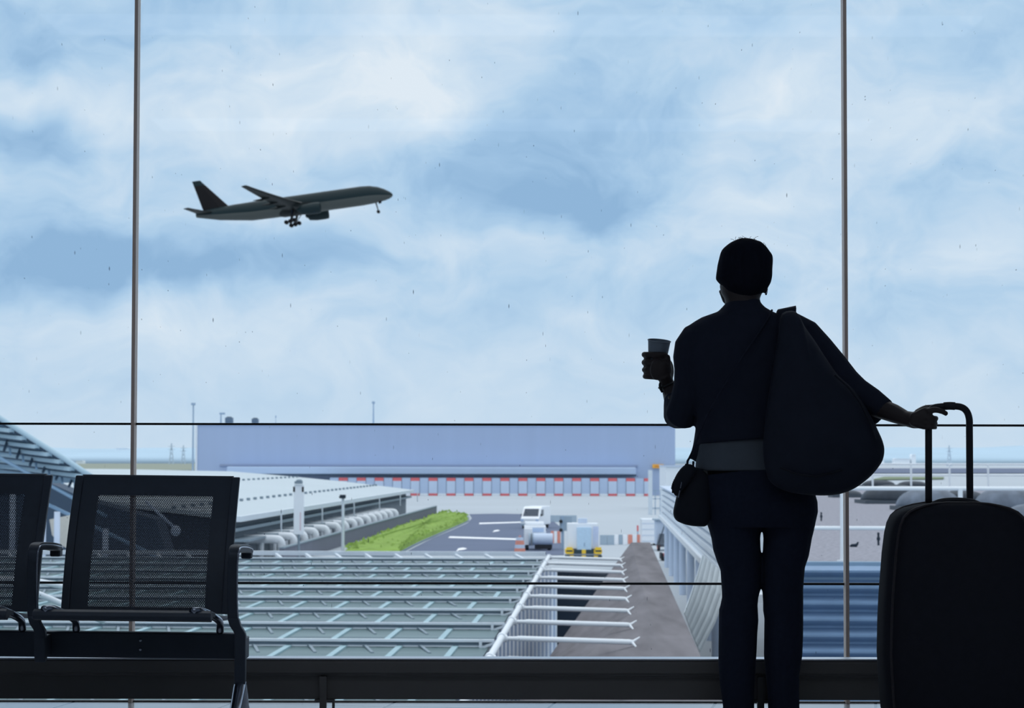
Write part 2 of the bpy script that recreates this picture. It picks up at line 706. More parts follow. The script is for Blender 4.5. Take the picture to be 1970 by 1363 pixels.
m_skin = mat('skin', (52, 46, 48), 0.55, 0.0, 0.06, 30, 0.3)
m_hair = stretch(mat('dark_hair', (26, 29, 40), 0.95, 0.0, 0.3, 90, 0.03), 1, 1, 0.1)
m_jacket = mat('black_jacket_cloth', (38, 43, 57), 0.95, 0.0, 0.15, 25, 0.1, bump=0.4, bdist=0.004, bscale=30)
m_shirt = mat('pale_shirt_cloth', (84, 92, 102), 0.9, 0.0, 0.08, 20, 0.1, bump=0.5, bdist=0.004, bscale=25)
m_jeans = mat('dark_jeans_denim', (34, 40, 56), 0.95, 0.0, 0.2, 60, 0.1, bump=0.3, bdist=0.003, bscale=60)
m_shoe = mat('black_shoe_leather', (18, 18, 20), 0.5, 0.0, 0.1, 20, 0.2)
m_bagcloth = mat('black_bag_nylon', (38, 43, 56), 0.9, 0.0, 0.15, 15, 0.15, bump=0.5, bdist=0.006, bscale=18)
m_pouch = mat('black_pouch_leather', (30, 34, 44), 0.8, 0.0, 0.15, 30, 0.2)
m_eye = mat('eye_white', (210, 210, 208), 0.2, 0.0, 0.03, 10)

person = thing('person', 'person seen from behind in black jacket and dark jeans, lifting a paper cup', 'person', (PP(1463, 1380).x, DP, 0.0))


def secs(rows, d, ky, e=None):
    """rows (y px, left px, right px[, depth ratio[, y offset]]) -> horizontal sections"""
    out = []
    for r in rows:
        y, a, b_ = r[:3]
        A, B = PP(a, y, d), PP(b_, y, d)
        rx = (B.x - A.x) / 2
        kk = r[3] if len(r) > 3 else ky
        dy = r[4] if len(r) > 4 else 0
        out.append(((A.x + B.x) / 2, d + dy, (A.z + B.z) / 2, rx, rx * kk, r[5] if len(r) > 5 else 0))
    return out


LEFT_LEG = [(1000, 1357, 1467), (1020, 1364, 1464), (1036, 1368.5, 1462.5), (1059, 1372, 1463), (1080, 1379, 1464.3), (1098, 1386, 1464.5), (1120, 1387.5, 1464), (1135, 1388.5, 1463),
            (1150, 1389, 1459), (1165, 1386, 1457.5), (1174, 1383.3, 1458), (1194, 1383, 1459), (1220, 1382.6, 1457), (1247, 1382.3, 1456), (1275, 1382, 1454.3), (1300, 1383.5, 1453),
            (1317, 1385, 1452), (1340, 1388.5, 1451), (1362, 1391, 1451), (1382, 1392, 1452)]
RIGHT_LEG = [(1000, 1464, 1569.5), (1020, 1466.5, 1566), (1036, 1468.6, 1562), (1070, 1467, 1556), (1092, 1465, 1548.6), (1115, 1465, 1546.5), (1137, 1466.5, 1545), (1160, 1468, 1545.4),
             (1175, 1468, 1545), (1191, 1470.5, 1545.3), (1225, 1470, 1545), (1261, 1469.6, 1543.5), (1280, 1471, 1540.5), (1297, 1473, 1538), (1330, 1476, 1537.5), (1362, 1477.5, 1538), (1382, 1478, 1539)]
mb = MB()
hips = [(903, 1344, 1546, 0.665, 0, 0.024), (917, 1343, 1552, 0.665, 0, 0.012), (932, 1343, 1558, 0.66), (945, 1344, 1566, 0.68), (965, 1348, 1572, 0.7), (985, 1353.5, 1573, 0.68), (1003, 1359, 1569, 0.64), (1014, 1362.5, 1567, 0.6)]
mb.loft(secs(hips, DP, 0.66), 40, 2.3)
mb.loft(secs(LEFT_LEG, DP, 1.0), 26)
mb.loft(secs(RIGHT_LEG, DP, 1.0), 26)
mb.build('trousers', m_jeans, person, remesh=0.0036, iters=1)

# shirt between jacket hem and trousers
mb = MB()
mb.loft(secs([(800, 1350, 1520, 0.66), (840, 1344, 1520, 0.66), (870, 1341, 1528, 0.67), (895, 1338, 1540, 0.67), (903, 1337.5, 1545, 0.675), (906, 1340, 1544, 0.66)], DP, 0.66), 40, 2.3)
tail = [PP(x, y, DP - 0.10) for x, y in ((1337.5, 893), (1340, 925), (1352, 924), (1366, 917), (1388, 909), (1410, 905), (1440, 902), (1468, 900), (1466, 880), (1400, 880), (1350, 885))]
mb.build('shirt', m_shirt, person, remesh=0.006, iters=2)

# jacket: torso, collar and both sleeves as one surface
mb = MB()
torso = [(576, 1402, 1461, 1.0, 0.0), (584, 1396, 1464, 1.0, 0.0), (592, 1389, 1472, 0.95, 0), (600, 1381, 1486, 0.8), (606, 1364, 1500, 0.66), (611, 1350, 1510, 0.6), (618, 1338, 1522, 0.56),
         (628, 1323, 1536, 0.53), (642, 1313, 1545, 0.54), (665, 1311, 1548, 0.58), (700, 1314, 1547, 0.62), (750, 1328, 1540, 0.64), (806, 1341.3, 1532, 0.66), (826, 1338, 1530, 0.68, 0, 0.006),
         (836, 1337, 1530, 0.7, 0, 0.012), (847, 1340, 1530, 0.69, 0, 0.016)]
mb.loft(secs(torso, DP, 0.6), 44, 2.2)
# front flap hanging at the hip on the cup side
mb.inflate([PP(x, y, DP + 0.02) for x, y in ((1341, 806), (1337.6, 830), (1333.6, 856), (1329.5, 871), (1325.3, 882.6), (1331, 884), (1340, 889), (1350, 878), (1362, 860), (1380, 845), (1375, 815), (1355, 800))],
           PP(1352, 845, DP + 0.02), 0.05, 0.05)
# sleeve lifting the cup
sl = [(1358, 640, 8.04, .050), (1340, 652, 8.04, .058), (1331, 668, 8.04, .062), (1327.5, 690, 8.045, .0605), (1327, 712, 8.05, .055), (1325, 740, 8.05, .053), (1319, 770, 8.06, .054), (1312, 799, 8.08, .0585),
      (1305, 798, 8.13, .054), (1300.5, 780, 8.18, .045), (1299, 768, 8.2, .041)]
mb.tube([P(a, b_, d) for a, b_, d, r in sl], [r for *_, r in sl], 16)
# sleeve reaching for the suitcase
sr = [(1505, 628, 8.03, .045), (1523, 628, 8.02, .050), (1545, 645, 8.0, .062), (1570, 676, 7.98, .066), (1600, 711, 7.95, .064), (1625, 741, 7.93, .062), (1650, 757, 7.91, .052), (1677, 772, 7.88, .046), (1705, 789.5, 7.85, .0365)]
mb.tube([P(a, b_, d) for a, b_, d, r in sr], [r for *_, r in sr], 16)
# sleeve hem hanging down behind the forearm
mb.inflate([P(x, y, 7.90) for x, y in ((1640, 760), (1690, 770), (1716, 776), (1712, 794), (1697, 806), (1684, 817), (1672, 812), (1650, 790))], P(1682, 790, 7.90), 0.03, 0.03)
mb.build('jacket', m_jacket, person, remesh=0.005, iters=2)

# body: one continuous surface (head, neck, trunk, arms with hands, legs)
mb = MB()
HX, HY = 1431.5, DP + 0.02
mb.loft(secs([(535, 1390, 1474, 1.0, 0.03), (550, 1385.5, 1473, 1.0, 0.02), (563, 1387.5, 1467, 1.0, 0.015), (575, 1394, 1462, 1.0, 0.005), (595, 1397, 1466, 1.0, 0), (612, 1375, 1490, 0.75), (628, 1350, 1520, 0.55), (660, 1342, 1530, 0.55), (720, 1350, 1520, 0.6),
              (800, 1358, 1510, 0.6), (860, 1356, 1515, 0.6), (905, 1352, 1535, 0.62), (950, 1352, 1562, 0.62), (985, 1362, 1565, 0.62), (1008, 1370, 1560, 0.55)], DP, 0.6), 32)
for rows in (LEFT_LEG, RIGHT_LEG):
    mb.loft(secs([(y, a + 7, b_ - 7) for y, a, b_ in rows], DP, 0.95), 20)
# skull, jaw and face (looking out of the window, turned a little to the cup)
RH = Matrix.Rotation(math.radians(12), 3, 'Z')


def hp(x, y, z):
    c = PP(HX, 525, HY)
    return c + RH @ Vector((x, y, z))


mb.ell(hp(0, -0.005, 0.035), 0.078, 0.097, 0.088, 24, 16, RH)
mb.ell(hp(0, 0.035, -0.035), 0.062, 0.068, 0.082, 20, 14, RH)
mb.ell(hp(0, 0.068, -0.085), 0.032, 0.03, 0.028, 14, 10, RH)
mb.tube([hp(0, 0.085, 0.012), hp(0, 0.108, -0.022), hp(0, 0.112, -0.036), hp(0, 0.095, -0.043)], [0.008, 0.0115, 0.014, 0.009], 10)
mb.tube([hp(-0.022, 0.092, -0.066), hp(0, 0.101, -0.064), hp(0.022, 0.092, -0.066)], [0.004, 0.0075, 0.004], 8)
mb.tube([hp(-0.02, 0.09, -0.074), hp(0, 0.099, -0.075), hp(0.02, 0.09, -0.074)], [0.004, 0.0075, 0.004], 8)
mb.tube([hp(-0.05, 0.076, 0.03), hp(0, 0.097, 0.028), hp(0.05, 0.076, 0.03)], [0.008, 0.01, 0.008], 8)
for s in (-1, 1):
    mb.ell(hp(0.079 * s, 0.0, -0.012), 0.011, 0.02, 0.031, 12, 10, RH)
    mb.ell(hp(0.078 * s, 0.006, -0.042), 0.009, 0.012, 0.014, 10, 8, RH)
# ear with lobe showing below the hair on the suitcase side
mb.ell(PP(1472, 556, DP + 0.01), 0.010, 0.018, 0.017, 12, 10)
mb.tube([PP(1390, 556, DP + 0.06), PP(1399, 575, DP + 0.06), PP(1412, 588, DP + 0.05)], [0.016, 0.02, 0.02], 10)

# arm lifting the cup
al = [(1352, 648, 8.04, .045), (1330, 690, 8.045, .042), (1326, 740, 8.05, .038), (1312, 792, 8.08, .036), (1301, 780, 8.16, .037), (1294.5, 766, 8.205, .034), (1289, 752, 8.22, .029), (1284, 738, 8.228, .0245), (1277, 722, 8.215, .026)]
mb.tube([P(a, b_, d) for a, b_, d, r in al], [r for *_, r in al], 14)
CUPX, CUPD = 1264.5, 8.27
cupc = P(CUPX, 690, CUPD)


def ring_pt(c, ang, rad, z):
    return Vector((c.x + rad * math.cos(ang), c.y + rad * math.sin(ang), z))


# palm: from the wrist to the knuckles on the near side of the cup
zs = [P(CUPX, y, CUPD).z for y in (683.5, 698.5, 712.5, 725.5)]
for i, z in enumerate(zs):
    kn = ring_pt(cupc, math.radians(-52), 0.051, z - 0.004)
    mb.tube([P(1283, 737, 8.222), (P(1283, 737, 8.222) + kn) / 2 + Vector((0.004, -0.006, 0)), kn], [0.016, 0.0145, 0.0125], 10)
mb.ell(P(1275, 714, 8.213), 0.029, 0.017, 0.04, 14, 10)
mb.ell(P(1264, 712, 8.213), 0.026, 0.014, 0.038, 14, 10)
# four fingers wrapped round the cup, tips showing on its far-left side
tips = (195, 203, 201, 192)
for i, z in enumerate(zs):
    pts, rr = [], []
    for q in range(10):
        f = q / 9
        ang = math.radians(-52 - f * (tips[i] - 52))
        rad = (0.0465, 0.0465, 0.045, 0.044)[i] - 0.002 * f + 0.003 * math.sin(PI * f * 3)
        pts.append(ring_pt(cupc, ang, rad, z + 0.006 * f - 0.004))
        rr.append((0.0128 - 0.0022 * f) * (0.9 if i == 3 else 1.0))
    mb.tube(pts, rr, 10)
    mb.ell(pts[-1], 0.0105, 0.0105, 0.0105, 10, 8)
# thumb standing up against the body side of the cup
th = [P(1286, 732, 8.222), P(1289.5, 716, 8.235), P(1288.5, 702, 8.25), P(1283.5, 692, 8.262)]
mb.tube(smooth_open(th, 4), [0.015, 0.015, 0.0145, 0.014, 0.0138, 0.0134, 0.013, 0.0124, 0.0118, 0.011, 0.0105, 0.010, 0.0095], 10)

# arm reaching for the suitcase handle
HD = 7.74
ar = [(1530, 634, 8.01, .046), (1590, 705, 7.96, .042), (1645, 757, 7.91, .038), (1690, 785, 7.87, .036), (1720, 796, 7.82, .0325), (1742, 805.5, 7.78, .0265), (1758, 809, 7.755, .0285), (1768, 808, 7.74, .03)]
mb.tube([P(a, b_, d) for a, b_, d, r in ar], [r for *_, r in ar], 14)
hc = P(1786.5, 805, HD)           # axis of the gripped handle tube
mb.inflate([P(x, y, 7.728) for x, y in ((1752, 797), (1762, 792), (1776, 785), (1785, 783), (1792, 790), (1795, 803), (1793, 817), (1787, 825), (1773, 826), (1759, 822), (1750, 815))],
           P(1774, 806, 7.728), 0.017, 0.018)
for i, (yk, yt, ta) in enumerate(((806, 805.5, 25), (815, 815, 12), (822.5, 823, 6))):
    pts, rr = [], []
    for q in range(9):
        f = q / 8
        ang = math.radians(-150 + f * (150 + ta))
        rad = 0.0235 + (0.004, 0.001, 0.0)[i] * f + 0.003 * math.sin(PI * f * 2)
        py = yk + (yt - yk) * f
        c = P(1786.5, py, HD)
        pts.append(Vector((c.x + rad * math.cos(ang), c.y + rad * math.sin(ang), c.z)))
        rr.append((0.0105, 0.0095, 0.0085)[i] - 0.0015 * f)
    mb.tube(pts, rr, 10)
    mb.ell(pts[-1], rr[-1], rr[-1], rr[-1], 10, 8)
# index finger lying along the underside of the handle's arch, thumb over the top
idx = [P(1783, 793, 7.715), P(1798, 789, 7.713), P(1812, 792, 7.72), P(1822, 797.5, 7.728)]
mb.tube(smooth_open(idx, 4), [0.012, 0.0115, 0.011, 0.011, 0.0105, 0.0105, 0.010, 0.0098, 0.0095, 0.009, 0.0088, 0.0085, 0.008], 10)
tm = [P(1765, 797, 7.745), P(1779, 788.5, 7.762), P(1790, 785.5, 7.772), P(1803, 783.5, 7.772)]
mb.tube(smooth_open(tm, 4), [0.016, 0.016, 0.0155, 0.015, 0.0145, 0.014, 0.0135, 0.013, 0.012, 0.0115, 0.011, 0.0105, 0.01], 10)
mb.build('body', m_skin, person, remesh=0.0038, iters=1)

for s in (-1, 1):
    mb = MB()
    mb.ell(hp(0.031 * s, 0.083, 0.006), 0.0115, 0.0115, 0.0115, 12, 8)
    mb.build('eye', m_eye, person, smooth=True)

# hair: short, covering the ears
mb = MB()
ho = [(1432, 459), (1420, 461), (1409, 465), (1399, 471.5), (1390, 480), (1386, 488), (1383.4, 498), (1381, 508), (1379.4, 518), (1377.8, 530), (1378, 538), (1384, 545.5), (1390, 552), (1396, 562), (1408, 573), (1424, 580), (1442, 579),
      (1456, 571), (1467, 563), (1475, 557), (1479, 551), (1482.4, 544), (1484.8, 532), (1485.2, 519), (1486, 506), (1486, 498), (1484.5, 491), (1479, 483), (1473, 475), (1463, 466), (1454, 463), (1445, 460)]
mb.inflate([PP(x, y, DP + 0.005) for x, y in ho], PP(1432, 515, DP + 0.005), 0.105, 0.085, m=9, sub=3)
hair = mb.build('hair', m_hair, person, smooth=True)
mb = MB()
for a in range(26):
    x = random.uniform(1412, 1476)
    y = 462 if x < 1450 else 466 + (x - 1455) * 0.5
    c1 = PP(x, y + 4, DP - 0.02 + random.uniform(-0.03, 0.03))
    L = random.uniform(0.012, 0.026)
    dx = random.uniform(-0.02, 0.02)
    mb.tube([c1, c1 + Vector((dx * 0.4, 0, L * 0.7)), c1 + Vector((dx, 0, L * 0.85))], 0.0006, 4)
tag_ = mb.build('stray_hair', m_hair, hair)
tag_['kind'] = 'stuff'

# shoes
for rows, nm in ((LEFT_LEG, -1), (RIGHT_LEG, 1)):
    x = (PP(rows[-1][1], 1382).x + PP(rows[-1][2], 1382).x) / 2
    mb = MB()
    for q in (0,):
        mb.loft([(x + 0.006 * nm, DP + 0.08, 0.003, 0.043, 0.128), (x + 0.006 * nm, DP + 0.08, 0.018, 0.046, 0.132), (x + 0.006 * nm, DP + 0.075, 0.04, 0.044, 0.122), (x + 0.004 * nm, DP + 0.045, 0.06, 0.038, 0.088),
                 (x, DP + 0.0, 0.085, 0.033, 0.042), (x, DP + 0.005, 0.115, 0.03, 0.034)], 28, 2.2)
    shoe = mb.build('shoe', m_shoe, person, smooth=True, angle=60)
    mb = MB()
    mb.loft([(x + 0.006 * nm, DP + 0.08, 0.0, 0.046, 0.132), (x + 0.006 * nm, DP + 0.08, 0.012, 0.048, 0.135)], 28, 2.2)
    mb.build('sole', m_gasket, shoe)

# bracelet on the wrist that lifts the cup
mb = MB()
wc, wd = P(1282.5, 741, 8.226), (P(1277, 722, 8.215) - P(1289, 752, 8.22)).normalized()
sa = wd.cross(Vector((0, 1, 0))).normalized()
sb = wd.cross(sa)
mb.tube([wc + sa * (0.0285 * math.cos(2 * PI * i / 20)) + sb * (0.0285 * math.sin(2 * PI * i / 20)) for i in range(20)], 0.0045, 8, closed=True)
mb.tube(smooth_open([P(1270.5, 737, 8.2), P(1269.5, 742, 8.198), P(1271, 749, 8.2), P(1274.5, 755, 8.203)], 4), 0.0045, 8)
mb.build('bracelet', m_gasket, person, smooth=True)
mb = MB()
mb.tube([PP(1474.3, 561, DP - 0.003), PP(1473.5, 568, DP - 0.003)], [0.005, 0.003], 8)
mb.build('earring', m_gloss_metal, person, smooth=True)


# ---- paper cup
def cup_material():
    m = bpy.data.materials.new('white_paper_cup')
    m.use_nodes = True
    nt = m.node_tree
    b = nt.nodes['Principled BSDF']
    b.inputs['Roughness'].default_value = 0.6
    tc = nt.nodes.new('ShaderNodeTexCoord')
    nz = nt.nodes.new('ShaderNodeTexNoise')
    nz.inputs['Scale'].default_value = 40
    nt.links.new(tc.outputs['Object'], nz.inputs['Vector'])
    mr = nt.nodes.new('ShaderNodeMix')
    mr.data_type = 'RGBA'
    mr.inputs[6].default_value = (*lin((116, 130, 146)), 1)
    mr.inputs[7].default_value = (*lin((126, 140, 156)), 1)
    nt.links.new(nz.outputs['Fac'], mr.inputs[0])
    nt.links.new(mr.outputs[2], b.inputs['Base Color'])
    tl = nt.nodes.new('ShaderNodeBsdfTranslucent')
    tl.inputs['Color'].default_value = (0.5, 0.58, 0.6, 1)
    mx = nt.nodes.new('ShaderNodeMixShader')
    mx.inputs[0].default_value = 0.07
    nt.links.new(b.outputs[0], mx.inputs[1])
    nt.links.new(tl.outputs[0], mx.inputs[2])
    nt.links.new(mx.outputs[0], nt.nodes['Material Output'].inputs['Surface'])
    return m


cup = thing('paper_cup', 'white paper coffee cup held up in the hand of the person', 'cup', P(CUPX, 708, CUPD))
RC = Matrix.Rotation(math.radians(11), 3, 'X') @ Matrix.Rotation(math.radians(5), 3, 'Y')
base = P(CUPX - 1.5, 710, CUPD)


def cring(r, z, n=32):
    return [base + RC @ Vector((r * math.cos(2 * PI * i / n), r * math.sin(2 * PI * i / n), z)) for i in range(n)]


m_cup = cup_material()
mb = MB()
mb.rings([cring(0.0, 0.003), cring(0.0275, 0.003), cring(0.0285, 0.0), cring(0.0296, 0.002), cring(0.0409, 0.103), cring(0.0398, 0.103), cring(0.0285, 0.006), cring(0.0, 0.006)], cap=False)
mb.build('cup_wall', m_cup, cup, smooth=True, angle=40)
mb = MB()
mb.tube([base + RC @ Vector((0.0413 * math.cos(2 * PI * i / 32), 0.0413 * math.sin(2 * PI * i / 32), 0.103)) for i in range(32)], 0.0017, 8, closed=True)
mb.build('rolled_rim', m_cup, cup, smooth=True)

# ---- shoulder bag
bag = thing('shoulder_bag', 'large slouchy black shoulder bag hanging from the shoulder of the person', 'bag', P(1590, 950, 7.86))
bo = [(1531, 600), (1545, 625), (1566, 655), (1590, 692), (1612, 722), (1640, 748), (1664, 782), (1682, 815), (1690, 832), (1697, 848), (1701, 866), (1698, 886), (1688, 902), (1676, 916), (1662, 928), (1648, 938), (1632, 946), (1616, 951), (1600, 953.4), (1578, 954),
      (1545, 952), (1510, 945), (1482, 928), (1472, 900), (1468, 860), (1472, 810), (1480, 750), (1490, 690), (1498, 640), (1504, 604)]
mb = MB()
mb.inflate([P(x, y, 7.90 - 0.05 * min(1, max(0, (y - 600) / 300))) for x, y in bo], P(1575, 830, 7.84), 0.115, 0.05, m=8, sub=3)
mb.build('bag_body', m_bagcloth, bag, smooth=True)
mb = MB()
mb.strip(smooth_open([P(1516, 690, 7.84), P(1514.5, 640, 7.92), P(1514.5, 612, 7.965), P(1514.5, 600, 7.98), P(1514.5, 595, 7.995), P(1513.5, 594.5, 8.03), P(1510, 604, 8.10), P(1508, 640, 8.16), P(1508, 680, 8.19)], 5), 0.064, 0.007, axis=(1, 0, 0.21))
mb.build('strap', m_bagcloth, bag)
mb = MB()
mb.tube([P(x, y, 7.765) for x, y in ((1606, 722), (1632, 745), (1655, 775), (1672, 810), (1684, 846))], 0.004, 8)
mb.tube([P(x, y, 7.752) for x, y in ((1500, 900), (1530, 912), (1570, 918), (1620, 905))], 0.0035, 8)
mb.build('piping', m_pouch, bag, smooth=True)

# ---- hip pouch
pouch = thing('hip_pouch', 'small black pouch with a frilled flap hanging at the hip of the person', 'pouch', P(1330, 1010, 7.99))
mb = MB()
lo = [(1318, 905), (1310, 930), (1303, 950), (1298, 970), (1295, 988), (1300, 1001), (1313, 1008), (1328, 1012), (1343, 1013.5), (1360, 1011.5), (1367, 990), (1368, 950), (1362, 915), (1340, 900)]
mb.inflate([P(x, y, 7.985) for x, y in lo], P(1332, 960, 7.985), 0.05, 0.045, sub=3)
mb.build('pouch_body', m_pouch, pouch, smooth=True)
mb = MB()
fo = [(1322, 893.5), (1315, 897), (1308, 904), (1300.5, 915), (1295.5, 928), (1293.2, 942), (1296, 950), (1302, 955), (1312, 945), (1330, 925), (1340, 905), (1332, 895)]
mb.inflate([P(x, y, 7.945) for x, y in fo], P(1312, 924, 7.945), 0.025, 0.025, sub=3)
for i in range(15):
    f = i / 14
    x = 1320 - 27 * math.sin(f * PI * 0.53) + (0 if f < 0.9 else 1.5)
    y = 895 + 52 * f
    mb.ell(P(x, y, 7.945), 0.0045, 0.012, 0.0045, 8, 6)
mb.build('frilled_flap', m_pouch, pouch, smooth=True)
mb = MB()
mb.tube(smooth_open([P(1322.6, 898, 7.965), P(1322.8, 888, 7.97), P(1326.5, 881, 7.98), P(1336, 860, 7.93), P(1360, 800, 7.90), P(1420, 700, 7.885), P(1470, 625, 7.93), P(1484, 599, 8.0), P(1484, 600, 8.06)], 5), 0.004, 8)
mb.tube([P(1334, 888, 7.968), P(1333.5, 900, 7.965)], 0.004, 8)
mb.build('strap', m_jacket, pouch, smooth=True)
mb = MB()
mb.tube([P(1308, 944, 7.925), P(1305, 958, 7.925)], 0.0025, 6)
mb.tube([P(1311.5, 928, 7.912), P(1309, 940, 7.915)], 0.002, 6)
mb.build('zip_pull', m_gloss_metal, pouch)

# ================================================================== suitcase
SD = 7.70
m_case = mat('black_suitcase_fabric', (38, 40, 48), 0.9, 0.0, 0.12, 40, 0.1, bump=0.3, bdist=0.002, bscale=300)
m_case_trim = mat('grey_suitcase_piping', (46, 44, 50), 0.5, 0.0, 0.1, 20, 0.3)
m_handle = mat('black_handle_plastic', (32, 34, 42), 0.5, 0.0, 0.1, 20, 0.3)
scx = P(1841, 1200, SD).x
case = thing('suitcase', 'large black upright suitcase with its pull handle raised, held by the person', 'suitcase', (scx, SD, 0))
hw = [(1385, 138), (1372, 144), (1340, 147), (1262, 151), (1200, 149.5), (1152, 147), (1067, 140), (1030, 135), (1010, 130), (996, 123), (986, 112), (979, 97), (974, 78), (970, 55), (968.5, 30)]
rows = []
for y, h in hw:
    z = P(1841, y, SD - 0.1).z
    rows.append((scx, SD, z, h / F * (SD - 0.1), 0.135 if y > 1000 else 0.135 * (0.5 + 0.5 * (h / 130.0))))
mb = MB()
mb.loft(rows, 64, 5.0)
mb.build('case_body', m_case, case, smooth=True, angle=50)
mb = MB()
for dd in (-0.132, 0.132):
    path = [Vector((scx - r[3] * 0.93, SD + dd * (r[4] / 0.135), r[2])) for r in rows]
    path += [Vector((scx + r[3] * 0.93, SD + dd * (r[4] / 0.135), r[2])) for r in reversed(rows)]
    mb.tube(path, 0.0045, 8)
mb.build('piping', m_case_trim, case, smooth=True)
mb = MB()
ppx = [(1794, 971), (1800, 966.5), (1812, 962.5), (1830, 960.8), (1850, 961), (1868, 963), (1880, 967), (1890, 973)]
mb.tube(smooth_open([P(x, y + 3, SD - 0.02) for x, y in ppx], 4), 0.011, 10)
mb.build('carry_handle', m_handle, case, smooth=True)
# telescopic handle
mb = MB()
arch = [P(1786.5, 975, HD), P(1786.5, 880, HD), P(1786.5, 812, HD), P(1787.5, 796, HD), P(1794, 786.5, HD), P(1806, 783.2, HD), P(1830, 782, HD), P(1848, 783.5, HD), P(1859, 791, HD), P(1864.5, 806, HD), P(1865, 830, HD), P(1865.5, 900, HD), P(1866, 975, HD)]
pts = smooth_open(arch, 5)
rr = []
for p in pts:
    rr.append(0.0118)
mb.tube(pts, rr, 14)
hd = mb.build('pull_handle', m_handle, case, smooth=True)
mb = MB()
mb.tube(smooth_open([P(1816, 782, HD), P(1826, 781.3, HD), P(1837, 781.8, HD)], 4), 0.0138, 14)
mb.build('grip_pad', m_handle, hd, smooth=True)
for s in (-1, 1):
    mb = MB()
    mb.box(scx + s * 0.2 - 0.03, scx + s * 0.2 + 0.03, SD + 0.04, SD + 0.13, 0.035, 0.075)
    wh = mb.build('wheel_housing', m_handle, case, bevel=0.005)
    mb = MB()
    mb.tube([(scx + s * 0.2 - 0.014, SD + 0.09, 0.03), (scx + s * 0.2 + 0.014, SD + 0.09, 0.03)], 0.03, 20)
    mb.build('wheel', m_gasket, wh)
    mb = MB()
    mb.box(scx + s * 0.2 - 0.02, scx + s * 0.2 + 0.02, SD - 0.1, SD - 0.06, 0.0, 0.05)
    mb.build('foot', m_handle, case, bevel=0.004)

# ================================================================== outside: ground
m_apron = mat('pale_concrete_apron', (176, 184, 192), 0.9, 0.0, 0.10, 0.03, 0.1)
m_asphalt = mat('dark_blue_grey_asphalt', (104, 114, 136), 0.9, 0.0, 0.10, 0.2, 0.1)
m_line = mat('white_road_paint', (236, 238, 242), 0.7, 0.0, 0.03, 1)
m_grass = mat('bright_green_grass', (132, 160, 82), 0.95, 0.0, 0.5, 1.3, 0.1)
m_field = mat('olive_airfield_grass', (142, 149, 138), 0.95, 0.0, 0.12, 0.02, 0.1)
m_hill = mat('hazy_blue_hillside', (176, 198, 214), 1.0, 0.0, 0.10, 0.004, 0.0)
m_dark = mat('dark_void_concrete', (48, 58, 70), 0.9, 0.0, 0.15, 0.4, 0.1)
m_brown = stretch(mat('weathered_brown_concrete', (114, 112, 117), 0.95, 0.0, 0.55, 2.4, 0.1), 1, 0.12, 1)
m_steel = mat('pale_galvanised_steel', (206, 215, 224), 0.5, 0.1, 0.10, 1.5)
m_web = mat('grey_steel_web', (122, 138, 150), 0.6, 0.1, 0.12, 2.0)
m_bar = mat('aqua_glazing_bar', (146, 178, 188), 0.4, 0.0, 0.08, 2.0)


def glazing_material():
    m = bpy.data.materials.new('green_roof_glass')
    m.use_nodes = True
    nt = m.node_tree
    b = nt.nodes['Principled BSDF']
    tc = nt.nodes.new('ShaderNodeTexCoord')
    mp = nt.nodes.new('ShaderNodeMapping')
    mp.inputs['Scale'].default_value = (0.35, 1.6, 1)
    nz = nt.nodes.new('ShaderNodeTexNoise')
    nz.inputs['Scale'].default_value = 1.4
    nt.links.new(tc.outputs['Object'], mp.inputs['Vector'])
    nt.links.new(mp.outputs[0], nz.inputs['Vector'])
    mx = nt.nodes.new('ShaderNodeMix')
    mx.data_type = 'RGBA'
    mx.inputs[6].default_value = (*lin((60, 84, 90)), 1)
    mx.inputs[7].default_value = (*lin((104, 128, 130)), 1)
    nt.links.new(nz.outputs['Fac'], mx.inputs[0])
    nt.links.new(mx.outputs[2], b.inputs['Base Color'])
    b.inputs['Roughness'].default_value = 0.35
    b.inputs['Specular IOR Level'].default_value = 0.25
    return m


m_green = glazing_material()

mb = MB(E)
ZG = GZ
mb.box(-400, -2.85, 60, 6000, ZG - 1, ZG)
mb.box(-2.85, 1.55, 136, 6000, ZG - 1, ZG)
mb.box(1.55, 500, 30, 6000, ZG - 1, ZG)
mb.box(-400, -26, 18, 60, ZG - 1, ZG)
struct(mb.build('ground', m_apron))

road_px = [(770, 1069), (833, 1036), (872, 1020), (900, 1007), (908, 998), (903, 990), (960, 989), (1010, 990), (1060, 1000), (1085, 1020), (1085, 1069)]
mb = MB()
mb.prism([PZ(x, y, GZ + 0.004) for x, y in road_px], (0, 0, 0.02))
struct(mb.build('road', m_asphalt))
for q in ([(922, 1006.5), (1003, 1004.3), (1003, 1006.3), (922, 1009)], [(866, 1032.5), (1003, 1037), (1003, 1039.8), (862, 1035.5)]):
    mb = MB()
    mb.prism([PZ(x, y, GZ + 0.03) for x, y in q], (0, 0, 0.006))
    struct(mb.build('road_marking', m_line))
for cx, cy, s in ((955, 1022.5, 0.8), (888, 1058, 1.2), (888 + 160, 1040, 0.7)):
    mb = MB()
    q = [(cx - 9 * s, cy + 3 * s), (cx - 5 * s, cy - 2 * s), (cx + 3 * s, cy - 3.2 * s), (cx + 9 * s, cy - 1.5 * s), (cx + 4 * s, cy + 0.2 * s), (cx - 4 * s, cy + 1.2 * s)]
    mb.prism([PZ(x, y, GZ + 0.03) for x, y in q], (0, 0, 0.006))
    struct(mb.build('road_marking', m_line))
